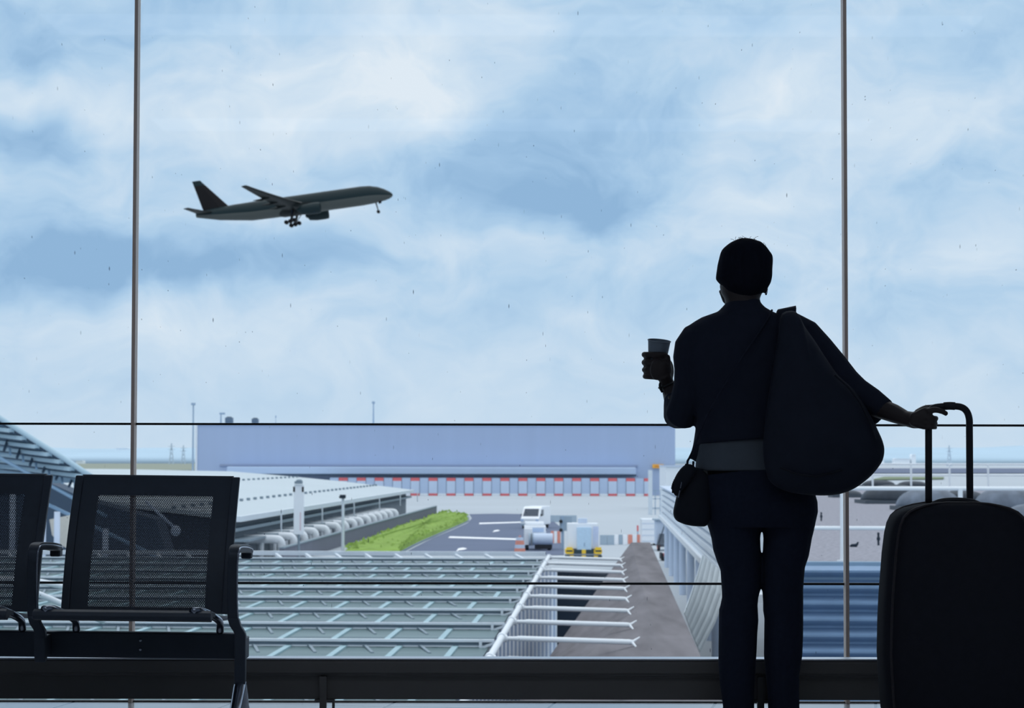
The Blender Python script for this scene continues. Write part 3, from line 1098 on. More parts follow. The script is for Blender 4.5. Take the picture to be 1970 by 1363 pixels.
# kerb and grass strip
gp = [(655, 1072), (665, 1063), (705, 1046), (760, 1023), (807, 1006), (848, 991), (866, 989.5), (893, 991.5), (903, 997), (902, 1004), (880, 1014.5), (835, 1034), (800, 1050), (766, 1068), (755, 1073)]
g3 = [PZ(x, y, GZ) for x, y in gp]
mb = MB()
mb.prism([p + Vector((0, 0, 0.005)) for p in g3], (0, 0, 0.12))
struct(mb.build('kerb', m_web))
mb = MB()
gc = sum(g3, Vector()) / len(g3)
dense = smooth_closed(g3, 5)
rings = []
for s, h in ((0.04, 0.1), (0.1, 0.35), (0.3, 0.5), (0.6, 0.6), (0.98, 0.62)):
    rings.append([p.lerp(gc, s) + Vector((0, 0, h + (random.uniform(-0.06, 0.12) if 0.05 < s else 0))) for p in dense])
mb.rings(rings)
# tufts
for _ in range(900):
    i = random.randrange(len(dense))
    p = dense[i].lerp(gc, random.uniform(0.06, 0.9)) + Vector((0, 0, 0.42))
    a = random.uniform(0, PI)
    w = random.uniform(0.1, 0.3)
    h = random.uniform(0.12, 0.28)
    dx, dy = w * math.cos(a), w * math.sin(a)
    mb.add([p + Vector((-dx, -dy, 0)), p + Vector((dy * 0.6, -dx * 0.6, 0)), p + Vector((dx, dy, 0)), p + Vector((-dy * .6, dx * .6, 0)), p + Vector((dx * .3, dy * .2, h))],
           [(0, 1, 4), (1, 2, 4), (2, 3, 4), (3, 0, 4)], True)
tag(mb.build('grass_strip', m_grass), 'bright green grass strip between the low wall and the road', 'grass', kind='stuff')

# field, far hills
mb = MB()
mb.prism([PZ(-200, 905.5, GZ + 0.3), PZ(378, 905.5, GZ + 0.3), PZ(378, 892.8, GZ + 0.3), PZ(-200, 892.8, GZ + 0.3)], (0, 0, 0.3))
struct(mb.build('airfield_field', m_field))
mb = MB()
mb.prism([PZ(1678, 924, GZ + 0.2), PZ(1815, 922.5, GZ + 0.2), PZ(1816, 919, GZ + 0.2), PZ(1700, 918.5, GZ + 0.2)], (0, 0, 0.2))
struct(mb.build('airfield_verge', mat('dull_verge_grass', (112, 126, 98), 0.95, 0, 0.2, 0.3)))
mb = MB()
mb.prism([PZ(1500, 911, GZ + 0.2), PZ(2200, 911, GZ + 0.2), PZ(2200, 902, GZ + 0.2), PZ(1500, 902, GZ + 0.2)], (0, 0, 0.2))
struct(mb.build('taxiway', m_asphalt))


def ridge(pts, Y, depth):
    """hill mass: crest through the photo points at distance Y, sloping to the ground in front and behind"""
    mb_ = MB()
    rings = []
    cr = smooth_open([P(x, y, Y) for x, y in pts], 4)
    for p in cr:
        ht = p.z - GZ
        rings.append([Vector((p.x, Y - depth, GZ - 1)), Vector((p.x, Y - depth * 0.55, GZ + ht * 0.45)), Vector((p.x, Y - depth * 0.15, GZ + ht * 0.93)), Vector((p.x, Y, p.z)),
                      Vector((p.x, Y + depth * 0.6, GZ + ht * 0.6)), Vector((p.x, Y + depth, GZ - 1))])
    mb_.rings(rings)
    return mb_


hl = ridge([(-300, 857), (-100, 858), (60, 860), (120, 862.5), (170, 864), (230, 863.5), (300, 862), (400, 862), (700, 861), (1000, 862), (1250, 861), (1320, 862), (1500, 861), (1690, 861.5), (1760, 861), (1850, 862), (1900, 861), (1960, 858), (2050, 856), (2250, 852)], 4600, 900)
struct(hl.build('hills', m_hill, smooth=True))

# ================================================================== glass roof below the window
HR = -2.08
VR = [69.96 - 3.96 * k for k in range(12)]
groof = thing('glass_roof', 'long low green glass roof with white steel beams just below the window', 'roof', E(-8, 46, HR))
UE = -1.80
UW = -20.0
for k, v in enumerate(VR):
    mb = MB(E)
    mb.box(UW, UE - 0.05, v - 0.06, v + 0.06, HR - 0.04, HR)
    mb.cur = 1
    mb.box(UW, UE - 0.1, v + 0.005, v + 0.045, HR - 0.10, HR - 0.04)
    mb.cur = 0
    mb.box(UW, UE - 0.1, v - 0.04, v + 0.08, HR - 0.12, HR - 0.10)
    mb.build('roof_beam', [m_steel, m_web], groof)
NB = 19
for k in range(len(VR) - 1):
    v1, v0 = VR[k], VR[k + 1]
    mb = MB(E)
    mb.box(UW, UE - 0.15, v0 + 0.02, v1 + 0.02, HR - 0.16, HR - 0.13)
    mb.cur = 1
    off = 0.35 * (k % 2)
    for j in range(NB):
        u = UE - 0.7 - 0.93 * j - off
        mb.bar(E(u, v0 + 0.02, HR - 0.12), E(u, v1 + 0.02, HR - 0.12), 0.10, 0.04)
        mb.cur = 2
        mb.box(u - 0.62, u - 0.57, v1 - 0.06, v1 - 0.02, HR - 0.14, HR - 0.09)
        mb.bar(E(u - 0.58, v1 - 0.04, HR - 0.10), E(u - 0.34, v1 - 1.2, HR - 0.125), 0.05, 0.02)
        mb.cur = 1
    mb.cur = 2
    mb.box(UW, UE - 0.15, (v0 + v1) / 2 - 0.03, (v0 + v1) / 2 + 0.03, HR - 0.132, HR - 0.124)
    mb.build('glazing', [m_green, m_bar, m_web], groof)
mb = MB(E)
mb.box(UW, UE - 0.05, 70.9, 71.1, HR + 0.02, HR + 0.15)
for j in range(20):
    mb.bar(E(UE - 1.0 - 0.93 * j, 70.95, HR + 0.05), E(UE - 0.7 - 0.93 * j, 70.1, HR - 0.05), 0.08, 0.08)
mb.build('end_beam', m_steel, groof)
# white edge pipe with collars, and the end upright of every beam
mb = MB(E)
mb.tube([(UE + 0.07, VR[-1] - 2, HR + 0.04), (UE + 0.07, VR[0] + 0.6, HR + 0.04)], 0.056, 14, raw=False)
for v in VR:
    mb.tube([(UE + 0.07, v - 0.14, HR + 0.04), (UE + 0.07, v + 0.14, HR + 0.04)], 0.078, 14, raw=False)
mb.build('edge_pipe', m_white_paint, groof, smooth=True, angle=40)
for v in VR:
    mb = MB(E)
    mb.bar(E(UE - 0.28, v - 0.05, HR - 0.15), E(UE - 0.28, v - 0.05, HR), 0.07, 0.05)
    mb.bar(E(UE - 0.28, v - 0.05, HR - 0.14), E(UE + 0.03, v - 0.05, HR - 0.02), 0.05, 0.04)
    mb.build('end_bracket', m_steel, groof)
# struts across the sunken ramp
for v in VR:
    mb = MB(E)
    ub = 0.46
    mb.tube([(UE + 0.1, v, HR + 0.02), (UE + 0.16, v, HR + 0.02), (UE + 0.17, v, HR + 0.02), (UE + 0.32, v, HR + 0.02), (UE + 0.36, v, HR + 0.02), (ub - 0.06, v, HR - 0.03), (ub, v, HR - 0.03)],
            [0.062, 0.062, 0.036, 0.036, 0.046, 0.046, 0.034], 12, raw=False)
    # forked steel foot on the concrete
    mb.tube([(ub - 0.02, v, HR - 0.03), (ub + 0.11, v + 0.15, HR + 0.04)], [0.028, 0.012], 8, raw=False)
    mb.tube([(ub - 0.02, v, HR - 0.03), (ub + 0.05, v - 0.15, HR - 0.10)], [0.028, 0.012], 8, raw=False)
    mb.build('strut', m_white_paint, groof, smooth=True, angle=40)

# sunken ramp: corrugated wall, floor, portal, concrete bank
mb = MB()
rings = []
N = 104
for i in range(N + 1):
    v = 1 / (1 / 30 - (i - 0.9 * (i % 2)) / N * (1 / 30 - 1 / 136))
    u = UE - 0.10 - 0.85 * (v - 28) / 108 - (0.0 if ((i + 1) // 2) % 2 else 0.13)
    zt_w = HR - 0.30 if v < 70 else HR - 0.30 - (v - 70) * 0.0475
    rings.append([E(u, v, zt_w), E(u, v, -14), E(u - 0.25, v, -14), E(u - 0.25, v, zt_w)])
mb.rings(rings)
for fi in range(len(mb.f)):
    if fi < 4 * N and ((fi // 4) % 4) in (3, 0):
        mb.mi[fi] = 1  # recess faces coloured darker to stand for the shade between ribs
struct(mb.build('wall_ramp', [mat('pale_blue_ramp_cladding', (224, 232, 242), 0.5, 0, 0.05, 1.5), mat('shade_tinted_ramp_recess', (160, 176, 202), 0.6, 0, 0.05, 1.5)]))
mb = MB(E)
mb.box(-3.2, 2.2, 28, 140, -14.5, -14)
mb.box(-3.2, 2.2, 136, 137, -14, GZ - 0.02)
struct(mb.build('ramp_floor', m_dark))
bank = thing('concrete_bank', 'weathered brown grey concrete bank carrying the ends of the white struts', 'bank', E(1.1, 56, -6))
mb = MB()
ridge_l = [E(0.80, 27, HR), E(0.92, 84, HR)]
low = [E(-2.0, 27, -2.72), E(-1.19, 50, -3.32), E(-0.3, 84, -4.0), E(0.25, 110, -4.33)]
a0, a1 = E(0.85, 28, HR), E(0.93, 83.5, HR)
b0, b1 = E(1.46, 28, HR), E(1.62, 83.5, HR)
# cross sections: low edge, ridge, right edge, foot
S0 = [E(-1.55, 27, -2.70), E(0.85, 27, HR), E(1.43, 27, HR), E(1.6, 27, -8), E(-0.9, 27, -8)]
S1 = [E(-1.19, 50, -3.32), E(0.87, 50, HR), E(1.50, 50, HR), E(1.67, 50, -8), E(-0.6, 50, -8)]
S2 = [E(-0.42, 83.5, -3.95), E(0.93, 83.5, HR), E(1.62, 83.5, HR), E(1.79, 83.5, -8), E(0.2, 83.5, -8)]
mb.rings([S0, S1, S2])
mb.build('bank_body', m_brown, bank)
mb = MB()
S3 = [E(-0.42, 83.6, -3.95), E(0.6, 83.6, -2.7), E(1.5, 83.6, -3.2), E(1.7, 83.6, -8), E(0.1, 83.6, -8)]
S4 = [E(0.2, 108, -4.36), E(0.7, 108, -4.3), E(1.5, 108, -4.6), E(1.7, 108, -8), E(0.4, 108, -8)]
mb.rings([S3, S4])
mb.build('bank_toe', m_brown, bank)

# ================================================================== white membrane roof, facade and low wall
m_membrane = mat('white_roof_membrane', (186, 197, 204), 0.8, 0.0, 0.05, 0.12, 0.2)
term = thing('terminal_roof', 'broad white membrane roof of the low terminal building beside the grass strip', 'building', E(-40, 180, GZ))
V0, V1 = 137, 262
mb = MB()
prof = [(-22.2, -2.55), (-24.5, -2.25), (-30, -1.62), (-36, -1.05), (-43, -0.48), (-55, -0.25), (-75, -0.1), (-95, 0.0)]
rings = []
for u, z in prof:
    rings.append([E(u, V0, z), E(u, V1 + (u + 22) * 0.0, z), E(u, V1, z - 0.25), E(u, V0, z - 0.25)])
mb.rings(rings)
mb.build('roof_membrane', m_membrane, term)
mb = MB(E)
for ug, zg in ((-26, -2.02), (-35, -1.1)):
    v = V0
    while v < V1 - 1:
        mb.box(ug - 0.1, ug + 0.1, v, v + 0.5, zg - 0.05, zg + 0.13)
        v += 3.2
sg = mb.build('snow_guard', m_web, term)
sg['kind'] = 'stuff'
mb = MB(E)
mb.box(-22.2, -21.9, V0, V1, -2.85, -2.52)
mb.build('gutter', m_steel, term)
mb = MB(E)
mb.box(-95, -22.8, V0 + 0.5, V1 - 0.5, GZ, -2.8)
mb.build('facade', mat('grey_green_facade', (116, 126, 134), 0.8, 0.0, 0.2, 0.5), term)
mb = MB(E)
mb.box(-95, -22.6, V0 + 0.2, V0 + 0.5, GZ, -2.8)
mb.prism([E(-22.6, V0 + 0.2, -2.8), E(-95, V0 + 0.2, -2.8), E(-95, V0 + 0.2, -0.3), E(-55, V0 + 0.2, -0.6), E(-43, V0 + 0.2, -0.8), E(-30, V0 + 0.2, -1.95)], E(0, 0.3, 0) - E(0, 0, 0))
mb.build('end_wall', m_dark, term)
mb = MB(E)
mb.box(-22.8, -22.2, V0, V1, -3.45, -3.25)
mb.box(-22.8, -21.4, V0, V1 - 40, -4.05, -3.9)
mb.build('ledge', m_web, term)
mb = MB(E)
for v in range(V0 + 14, V1, 22):
    mb.tube([(-21.45, v, -3.9), (-21.45, v, -2.6)], 0.06, 6, raw=False)
ps = mb.build('bracket', m_steel, term)
# low wall
mb = MB(E)
mb.box(-20.0, -19.75, 140, 268, GZ, GZ + 1.02)
mb.cur = 1
mb.box(-20.05, -19.7, 140, 268, GZ + 1.02, GZ + 1.1)
tag(mb.build('low_wall', [mat('grey_brown_render', (104, 108, 122), 0.9, 0, 0.15, 1.5), m_web]), 'low grey brown wall along the edge of the grass strip', 'wall')

# row of white bent pipe hoops between the facade and the low wall
vs_ = [144, 149.6, 155, 161, 167.6, 174.6, 180, 186, 191, 197, 202, 207, 212, 217.5, 223]
for i, v in enumerate(vs_):
    mb = MB(E)
    mb.bar(E(-24.2, v, GZ + 1.0), E(-23.5, v, GZ + 1.42), 0.5, 0.2)
    mb.tube(smooth_open([E(-23.5, v, GZ + 1.42), E(-22.5, v, GZ + 1.45), E(-20.9, v, GZ + 1.45), E(-20.55, v, GZ + 1.36), E(-20.42, v, GZ + 1.05), E(-20.42, v, GZ + 0.0)], 3), 0.16, 8, flat=1.7)
    for du in (-21.7, -22.7):
        mb.bar(E(du, v, GZ), E(du, v, GZ + 1.4), 0.18, 0.3)
    tag(mb.build('pipe_hoop', m_white_paint, smooth=True),
        'white bent pipe hoop in the row between terminal facade and low wall', 'pipe', 'row of white pipe hoops beside the low wall')

# tall white banner pylon and lamp post
pyl = thing('banner_pylon', 'tall narrow white banner pylon standing before the membrane roof', 'sign', Vector((P(575, 1000, 143).x, 143, GZ)))
yb = 143
a, b_ = P(565, 1029, yb), P(585, 933, yb)
mb = MB()
mb.box(a.x, b_.x, yb - 0.12, yb + 0.12, a.z, b_.z)
mb.build('panel', m_white_paint, pyl, bevel=0.03)
for px in (566, 583):
    mb = MB()
    p = P(px, 940, yb)
    mb.box(p.x - 0.06, p.x + 0.06, yb - 0.14, yb + 0.14, P(0, 946, yb).z, P(0, 936, yb).z)
    mb.build('clamp', m_gasket, pyl)
mb = MB()
c = P(575, 1000, yb)
mb.tube([(c.x, yb, GZ), (c.x, yb, b_.z)], 0.08, 10)
mb.build('pole', m_web, pyl)
mb = MB()
q = P(575, 930, yb)
mb.box(q.x - 0.25, q.x + 0.22, yb - 0.25, yb + 0.25, q.z - 0.05, q.z + 0.12)
mb.ell((q.x + 0.02, yb, q.z + 0.14), 0.2, 0.2, 0.1, 12, 8)
mb.build('lamp_head', m_web, pyl)
mb = MB()
q = P(578, 985, yb - 0.13)
mb.box(q.x - 0.03, q.x + 0.03, yb - 0.135, yb - 0.121, P(0, 1020, yb).z, P(0, 985, yb).z)
mb.build('lettering_strip', mat('faded_red_print', (206, 182, 190), 0.8), pyl)

lp = thing('lamp_post', 'slim grey lamp post with a small dark head beside the low wall', 'lamp post', PZ(660, 1063, GZ))
yl = 160
q = P(660, 958, yl)
mb = MB()
mb.tube([(q.x, yl, GZ), (q.x, yl, q.z)], [0.12, 0.1], 10)
mb.build('pole', m_steel, lp, smooth=True, angle=40)
mb = MB()
mb.box(q.x - 0.22, q.x + 0.18, yl - 0.3, yl + 0.2, q.z - 0.05, q.z + 0.2)
mb.bar((q.x, yl, q.z + 0.1), (q.x - 0.28, yl, q.z + 0.02), 0.12, 0.1)
mb.build('lamp_head', m_dark, lp)

# ================================================================== hangar far behind
m_hangar = stretch(mat('blue_grey_hangar_cladding', (166, 183, 212), 0.7, 0.0, 0.05, 0.6, 0.2), 1, 1, 0.02)
m_hang_r = mat('grey_hangar_cladding', (148, 160, 186), 0.7, 0.0, 0.05, 0.2, 0.2)
m_canopy = mat('pale_canopy_metal', (182, 202, 230), 0.5, 0.0, 0.05, 0.3)
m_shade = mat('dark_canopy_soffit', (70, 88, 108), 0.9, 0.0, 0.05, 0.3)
YH = 421.0
hang = thing('hangar', 'huge blue grey hangar with long pale canopy across the apron', 'building', P(838, 953, YH))
hz0 = GZ
x0, x1 = P(379, 900, YH).x, P(1299, 900, YH).x
zt = P(838, 819, YH).z
mb = MB()
mb.box(x0, x1, YH, YH + 60, hz0, zt)
mb.build('cladding', m_hangar, hang)
mb = MB()
mb.box(x0 - 0.2, x1 + 0.1, YH - 0.2, YH + 60.2, zt, zt + 0.35)
mb.build('roof_edge', m_canopy, hang)
mb = MB()
mb.box(P(375.5, 900, YH).x, P(379.5, 900, YH).x, YH - 0.25, YH + 0.3, hz0, zt)
mb.build('corner_strip', m_white_paint, hang)
ca, cb = P(437, 912, YH - 4), P(1223, 897.5, YH - 4)
mb = MB()
mb.box(ca.x, cb.x, YH - 4.5, YH, P(0, 911.5, YH - 4).z, P(0, 897.5, YH - 4).z)
mb.build('canopy', m_canopy, hang, bevel=0.15)
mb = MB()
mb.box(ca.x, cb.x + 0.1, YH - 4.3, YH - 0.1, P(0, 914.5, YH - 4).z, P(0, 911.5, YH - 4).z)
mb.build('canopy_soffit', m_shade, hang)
mb = MB()
mb.box(P(430, 0, YH).x, P(1226, 0, YH).x, YH - 0.25, YH - 0.02, P(0, 896.5, YH).z, P(0, 893, YH).z)
mb.build('joint_band', m_hang_r, hang)
sg_ = P(1264, 895.5, YH - 0.4)
mb = MB()
mb.box(P(1254, 0, YH).x, P(1275, 0, YH).x, YH - 0.5, YH - 0.25, P(0, 899, YH).z, P(0, 891.5, YH).z)
mb.build('orange_sign', mat('orange_sign_paint', (250, 180, 70), 0.6), hang)
mb = MB()
mb.box(P(1258, 0, YH).x, P(1271, 0, YH).x, YH - 0.53, YH - 0.5, P(0, 897, YH).z, P(0, 893.8, YH).z)
mb.build('sign_lettering', mat('amber_lettering', (214, 140, 60), 0.6), hang)
for px, w, y0, y1, nm in ((441, 14, 815, 803, 'left'), (491, 12, 815, 805, 'r')):
    u_ = thing('rooftop_unit', 'dark ventilation unit on the hangar roof, ' + ('beside the roof pole' if nm == 'left' else 'next along from the one by the pole'), 'roof unit', P(px, 817, YH + 2))
    c = P(px, 810, YH + 2)
    wz = w / F * YH / 2
    mb = MB()
    mb.box(c.x - wz, c.x + wz, YH + 1, YH + 3, P(0, y0 - 1.5, YH + 2).z, P(0, y1, YH + 2).z)
    mb.build('casing', mat('dark_unit_casing', (92, 112, 132), 0.7), u_, bevel=0.1)
    mb = MB()
    mb.box(c.x - wz * 0.9, c.x + wz * 0.9, YH + 1.1, YH + 2.9, zt + 0.36, P(0, y0 - 1.5, YH + 2).z)
    mb.build('base', m_shade, u_)
    mb = MB()
    mb.tube([(c.x, YH + 2, P(0, y1, YH + 2).z), (c.x, YH + 2, P(0, y1 - 1.5, YH + 2).z)], wz * 0.7, 12)
    mb.build('fan_cowl', m_shade, u_)


def mast(px, ytop, Y, zb, r, label, arm=False, rt=None):
    t_ = P(px, ytop, Y)
    o_ = thing('mast', label, 'mast', (t_.x, Y, zb))
    m_ = MB()
    m_.tube([(t_.x, Y, zb), (t_.x, Y, t_.z)], [r, rt or r * 0.6], 8)
    m_.build('pole', m_mast, o_, smooth=True, angle=40)
    m_ = MB()
    if arm:
        m_.box(t_.x - 0.25, t_.x + 0.75, Y - 0.2, Y + 0.2, t_.z - 0.1, t_.z + 0.25)
    else:
        m_.box(t_.x - r * 1.7, t_.x + r * 1.7, Y - r * 1.7, Y + r * 1.7, t_.z - 0.1, t_.z + 0.3)
    m_.build('mast_head', m_mast, o_)
    return o_


m_mast = mat('grey_blue_mast_paint', (150, 172, 194), 0.6, 0.0, 0.05, 0.5)
mast(372, 779, 395, GZ, 0.2, 'very tall thin mast standing at the left corner of the hangar')
mast(718.5, 776, YH + 5, zt + 0.36, 0.16, 'thin mast rising from the middle of the hangar roof')
mast(425, 797, YH + 2, zt + 0.36, 0.16, 'short roof pole with a bracket head at one end of the hangar roof', arm=True)
mast(530.5, 803, YH + 4, zt + 0.36, 0.06, 'very thin short aerial on the hangar roof beyond the ventilation units')

# red and white blast screen in front of the hangar
m_red = mat('faded_red_paint', (214, 108, 112), 0.8, 0.0, 0.08, 0.5)
m_scr = mat('pale_blue_screen_panel', (190, 205, 226), 0.8, 0.0, 0.05, 0.5)
m_scr2 = mat('blue_grey_screen_panel', (176, 193, 218), 0.8, 0.0, 0.05, 0.5)
YS = 412.0
scr = thing('blast_screen', 'long screen of red tipped and plain pale panels along the hangar foot', 'screen', P(944, 953, YS))
x_l, x_r = P(640, 0, YS).x, P(1247, 0, YS).x
pitch = (x_r - x_l) / 35.5
z_t, z_b = P(0, 918.5, YS).z, P(0, 953.5, YS).z
zb1, zt1 = z_b + (z_t - z_b) * 0.15, z_b + (z_t - z_b) * 0.83
for i in range(36):
    xa = x_l + pitch * i
    xb = min(xa + pitch * 0.96, x_r)
    mb = MB()
    red = i % 2 == 1 or i == 35
    red = i % 2 == 1
    off = 0.15 if red else 0.0
    for q, (za, zb_) in enumerate(((z_b, zb1), (zb1, zt1), (zt1, z_t))):
        mb.cur = q
        mb.box(xa, xb, YS - off - 0.1, YS + 0.35, za, zb_)
    mb.build('striped_panel' if red else 'plain_panel', [m_red, m_scr, m_red] if red else [m_white_paint, m_scr2, m_scr2], scr)
mb = MB()
mb.box(x_l, x_r, YS + 0.35, YS + 0.5, z_b, z_t)
mb.build('backing_frame', m_shade, scr)

# buildings and post at the far end of the gallery
mb = MB()
ya = 300
mb.box(P(1279, 0, ya).x, P(1279, 0, ya).x + 9, ya, ya + 12, GZ, P(0, 893, ya).z)
mb.cur = 1
mb.box(P(1278, 0, ya).x, P(1279, 0, ya).x + 9.2, ya - 0.2, ya + 12, P(0, 896, ya).z, P(0, 893, ya).z)
tag(mb.build('service_building', [m_white_paint, m_bluewhite]), 'small white box building at the far end of the ribbed gallery', 'building')
gp_ = thing('gate_post', 'thick pale grey post with ladder frame at the end of the red tipped screen', 'post', PZ(1251, 989, GZ))
yg = 272
q = P(1251, 905, yg)
mb = MB()
mb.box(q.x - 0.24, q.x + 0.24, yg - 0.2, yg + 0.2, GZ, q.z)
mb.build('post', m_steel, gp_)
mb = MB()
for px in (1259.5, 1269):
    mb.box(P(px, 0, yg).x - 0.05, P(px, 0, yg).x + 0.05, yg, yg + 0.1, GZ, P(0, 942, yg).z)
for py in (942, 958, 976):
    z = P(0, py, yg).z
    mb.box(P(1252, 0, yg).x, P(1269, 0, yg).x, yg, yg + 0.1, z - 0.05, z + 0.05)
mb.build('ladder_frame', m_mast, gp_)

# ================================================================== vehicles and apron equipment
m_glassdk = mat('dark_vehicle_glass', (52, 66, 84), 0.15, 0.0, 0.05, 1)
m_vanw = mat('white_vehicle_paint', (232, 236, 242), 0.35, 0.0, 0.04, 0.6)
m_tyre = mat('black_tyre_rubber', (34, 38, 46), 0.8, 0.0, 0.1, 3)
m_yel = mat('yellow_hazard_paint', (240, 200, 60), 0.6, 0.0, 0.05, 2)
m_blk = mat('black_hazard_paint', (40, 62, 70), 0.6, 0.0, 0.05, 2)
m_orange = mat('orange_red_plastic', (216, 142, 126), 0.7, 0.0, 0.08, 2)
m_grybox = mat('grey_cabinet_paint', (150, 168, 184), 0.6, 0.0, 0.06, 1)


def local(px, py, rot=0.0):
    """frame standing on the apron below a photo point: x right, y away, z up"""
    o_ = PZ(px, py, GZ)
    c_, s_ = math.cos(rot), math.sin(rot)
    return o_, (lambda x, y, z: Vector((o_.x + x * c_ - y * s_, o_.y + x * s_ + y * c_, GZ + z)))


# white van facing the window
o3, T = local(1019, 1018.5, -0.25)
van = thing('van', 'white van driving on the dark road toward the glass roof', 'van', o3)
mb = MB(T)
side = [(0, 0.35), (0, 1.0), (0.25, 1.12), (1.0, 1.95), (1.35, 2.08), (4.6, 2.1), (4.75, 1.9), (4.8, 0.4), (4.5, 0.35)]
n = len(side)
vv = [T(-0.88, y, z) for y, z in side] + [T(0.88, y, z) for y, z in side]
mb.add(vv, [tuple(range(n)), tuple(reversed(range(n, 2 * n)))] + [(i, (i + 1) % n, n + (i + 1) % n, n + i) for i in range(n)], True)
mb.build('body', m_vanw, van, bevel=0.06)
mb = MB(T)
mb.hexa([T(-0.74, 0.30, 1.2), T(0.74, 0.30, 1.2), T(0.74, 0.34, 1.2), T(-0.74, 0.34, 1.2)], [T(-0.68, 0.90, 1.88), T(0.68, 0.90, 1.88), T(0.68, 0.96, 1.88), T(-0.68, 0.96, 1.88)])
mb.build('windscreen', m_glassdk, van)
mb = MB(T)
mb.box(0.875, 0.895, 0.95, 1.9, 1.25, 1.8)
mb.build('side_window', m_glassdk, van)
mb = MB(T)
mb.box(-0.895, -0.875, 0.95, 1.9, 1.25, 1.8)
mb.build('side_window', m_glassdk, van)
mb = MB(T)
mb.box(-0.85, 0.85, -0.06, 0.1, 0.3, 0.52)
mb.build('bumper', m_grybox, van, bevel=0.03)
for sx in (-0.72, 0.72):
    mb = MB(T)
    mb.box(sx - 0.14, sx + 0.14, -0.03, 0.05, 0.72, 0.92)
    mb.build('headlamp', m_canopy, van)
    mb = MB(T)
    mb.box(sx * 1.32 - 0.08, sx * 1.32 + 0.08, 0.75, 0.85, 1.2, 1.4)
    mb.build('mirror', m_tyre, van)
    for y in (0.8, 3.9):
        mb = MB(T)
        mb.tube([T(sx - 0.12, y, 0.33), T(sx + 0.12, y, 0.33)], 0.33, 16)
        mb.build('wheel', m_tyre, van)

# airport tug: white cab with a grey engine body
o3, T = local(1034, 1060, 0.0)
tug = thing('airport_tug', 'white and grey airport tug parked before the van, nearest the glass roof', 'tug', o3)
mb = MB(T)
mb.box(-0.95, 0.62, 0.5, 3.4, 0.75, 1.75)
mb.box(-0.95, -0.35, 0.1, 0.6, 0.35, 1.6)
mb.box(-0.9, 0.5, 1.2, 3.3, 1.75, 2.0)
mb.build('cab', m_vanw, tug, bevel=0.06)
mb = MB(T)
mb.box(-0.8, 0.45, 0.48, 0.51, 1.3, 1.6)
mb.build('cab_window', m_canopy, tug)
mb = MB(T)
mb.tube([T(-0.3, 0.0, 0.82), T(1.1, 0.0, 0.82)], 0.42, 18)
mb.build('engine_body', m_bluewhite, tug, smooth=True, angle=40)
mb = MB(T)
mb.tube([T(-0.38, 0.0, 0.82), T(-0.3, 0.0, 0.82)], 0.46, 18)
mb.tube([T(-0.62, 0.0, 0.80), T(-0.5, 0.0, 0.80)], 0.46, 18)
mb.build('hose_ring', m_grybox, tug)
mb = MB(T)
mb.box(-0.2, 1.05, -0.2, 0.6, 0.12, 0.42)
mb.build('chassis', m_tyre, tug, bevel=0.03)
for sx in (-0.75, 0.85):
    for y in (0.35, 2.7):
        mb = MB(T)
        mb.tube([T(sx - 0.12, y, 0.28), T(sx + 0.12, y, 0.28)], 0.28, 14)
        mb.build('wheel', m_tyre, tug)
o3, T = local(1000, 1062)
cone = thing('traffic_barrel', 'faded orange and white road barrel beside the airport tug', 'barrel', o3)
mb = MB(T)
mb.loft([], 4) if False else None
for za, zb_, ra, rb, ci in ((0.0, 0.25, 0.42, 0.38, 0), (0.25, 0.5, 0.38, 0.34, 1), (0.5, 0.8, 0.34, 0.29, 0), (0.8, 1.0, 0.29, 0.25, 1)):
    mb.cur = ci
    mb.tube([T(0, 0, za), T(0, 0, zb_)], [ra, rb], 14)
mb.build('barrel_body', [m_orange, m_bluewhite], cone)
mb = MB(T)
mb.tube([T(-0.05, 0, 1.0), T(-0.05, 0, 1.12), T(0.05, 0, 1.12), T(0.05, 0, 1.0)], 0.03, 6)
mb.build('handle', m_orange, cone)

# signal box on a post
yq = 166
o3 = P(1083, 1058, yq)
sgn = thing('signal_post', 'grey signal board with two dark lamps on a post beside the tug', 'signal', (o3.x, yq, GZ))
mb = MB()
a, b_ = P(1076.5, 1022, yq), P(1100.5, 993.5, yq)
mb.box(a.x, b_.x, yq, yq + 0.15, a.z, b_.z)
mb.build('board', m_grybox, sgn, bevel=0.02)
mb = MB()
mb.box(P(1083, 0, yq).x - 0.1, P(1083, 0, yq).x + 0.1, yq - 0.05, yq + 0.1, GZ, b_.z)
mb.build('post', m_mast, sgn)
for py in (1004, 1020.5):
    mb = MB()
    q = P(1079, py, yq - 0.1)
    mb.tube([(q.x, yq - 0.25, q.z), (q.x, yq, q.z)], 0.13, 14)
    mb.build('lamp', m_gasket, sgn)

# white equipment cabinet on a yellow and black base
o3, T = local(1123, 1075)
cab = thing('equipment_cabinet', 'white equipment cabinet with pale blue door on a yellow and black striped base', 'cabinet', o3)
mb = MB(T)
mb.box(-1.07, 0.95, 0.1, 1.8, 0.62, 2.3)
mb.build('casing', m_vanw, cab, bevel=0.03)
mb = MB(T)
mb.box(-0.45, 0.5, -0.15, 0.1, 0.55, 2.05)
dr = mb.build('door', mat('pale_blue_door_paint', (188, 214, 236), 0.5), cab, bevel=0.02)
mb = MB(T)
mb.box(0.02, 0.06, -0.2, -0.15, 0.8, 1.05)
mb.build('handle', m_mast, dr)
mb = MB(T)
mb.box(-0.35, 0.25, 0.6, 1.4, 2.3, 2.62)
mb.build('roof_vent', m_bluewhite, cab, bevel=0.03)
mb = MB(T)
mb.box(0.62, 0.98, 0.08, 0.2, 0.7, 2.1)
mb.build('side_panel', mat('lilac_panel_paint', (196, 208, 234), 0.5), cab)
mb = MB(T)
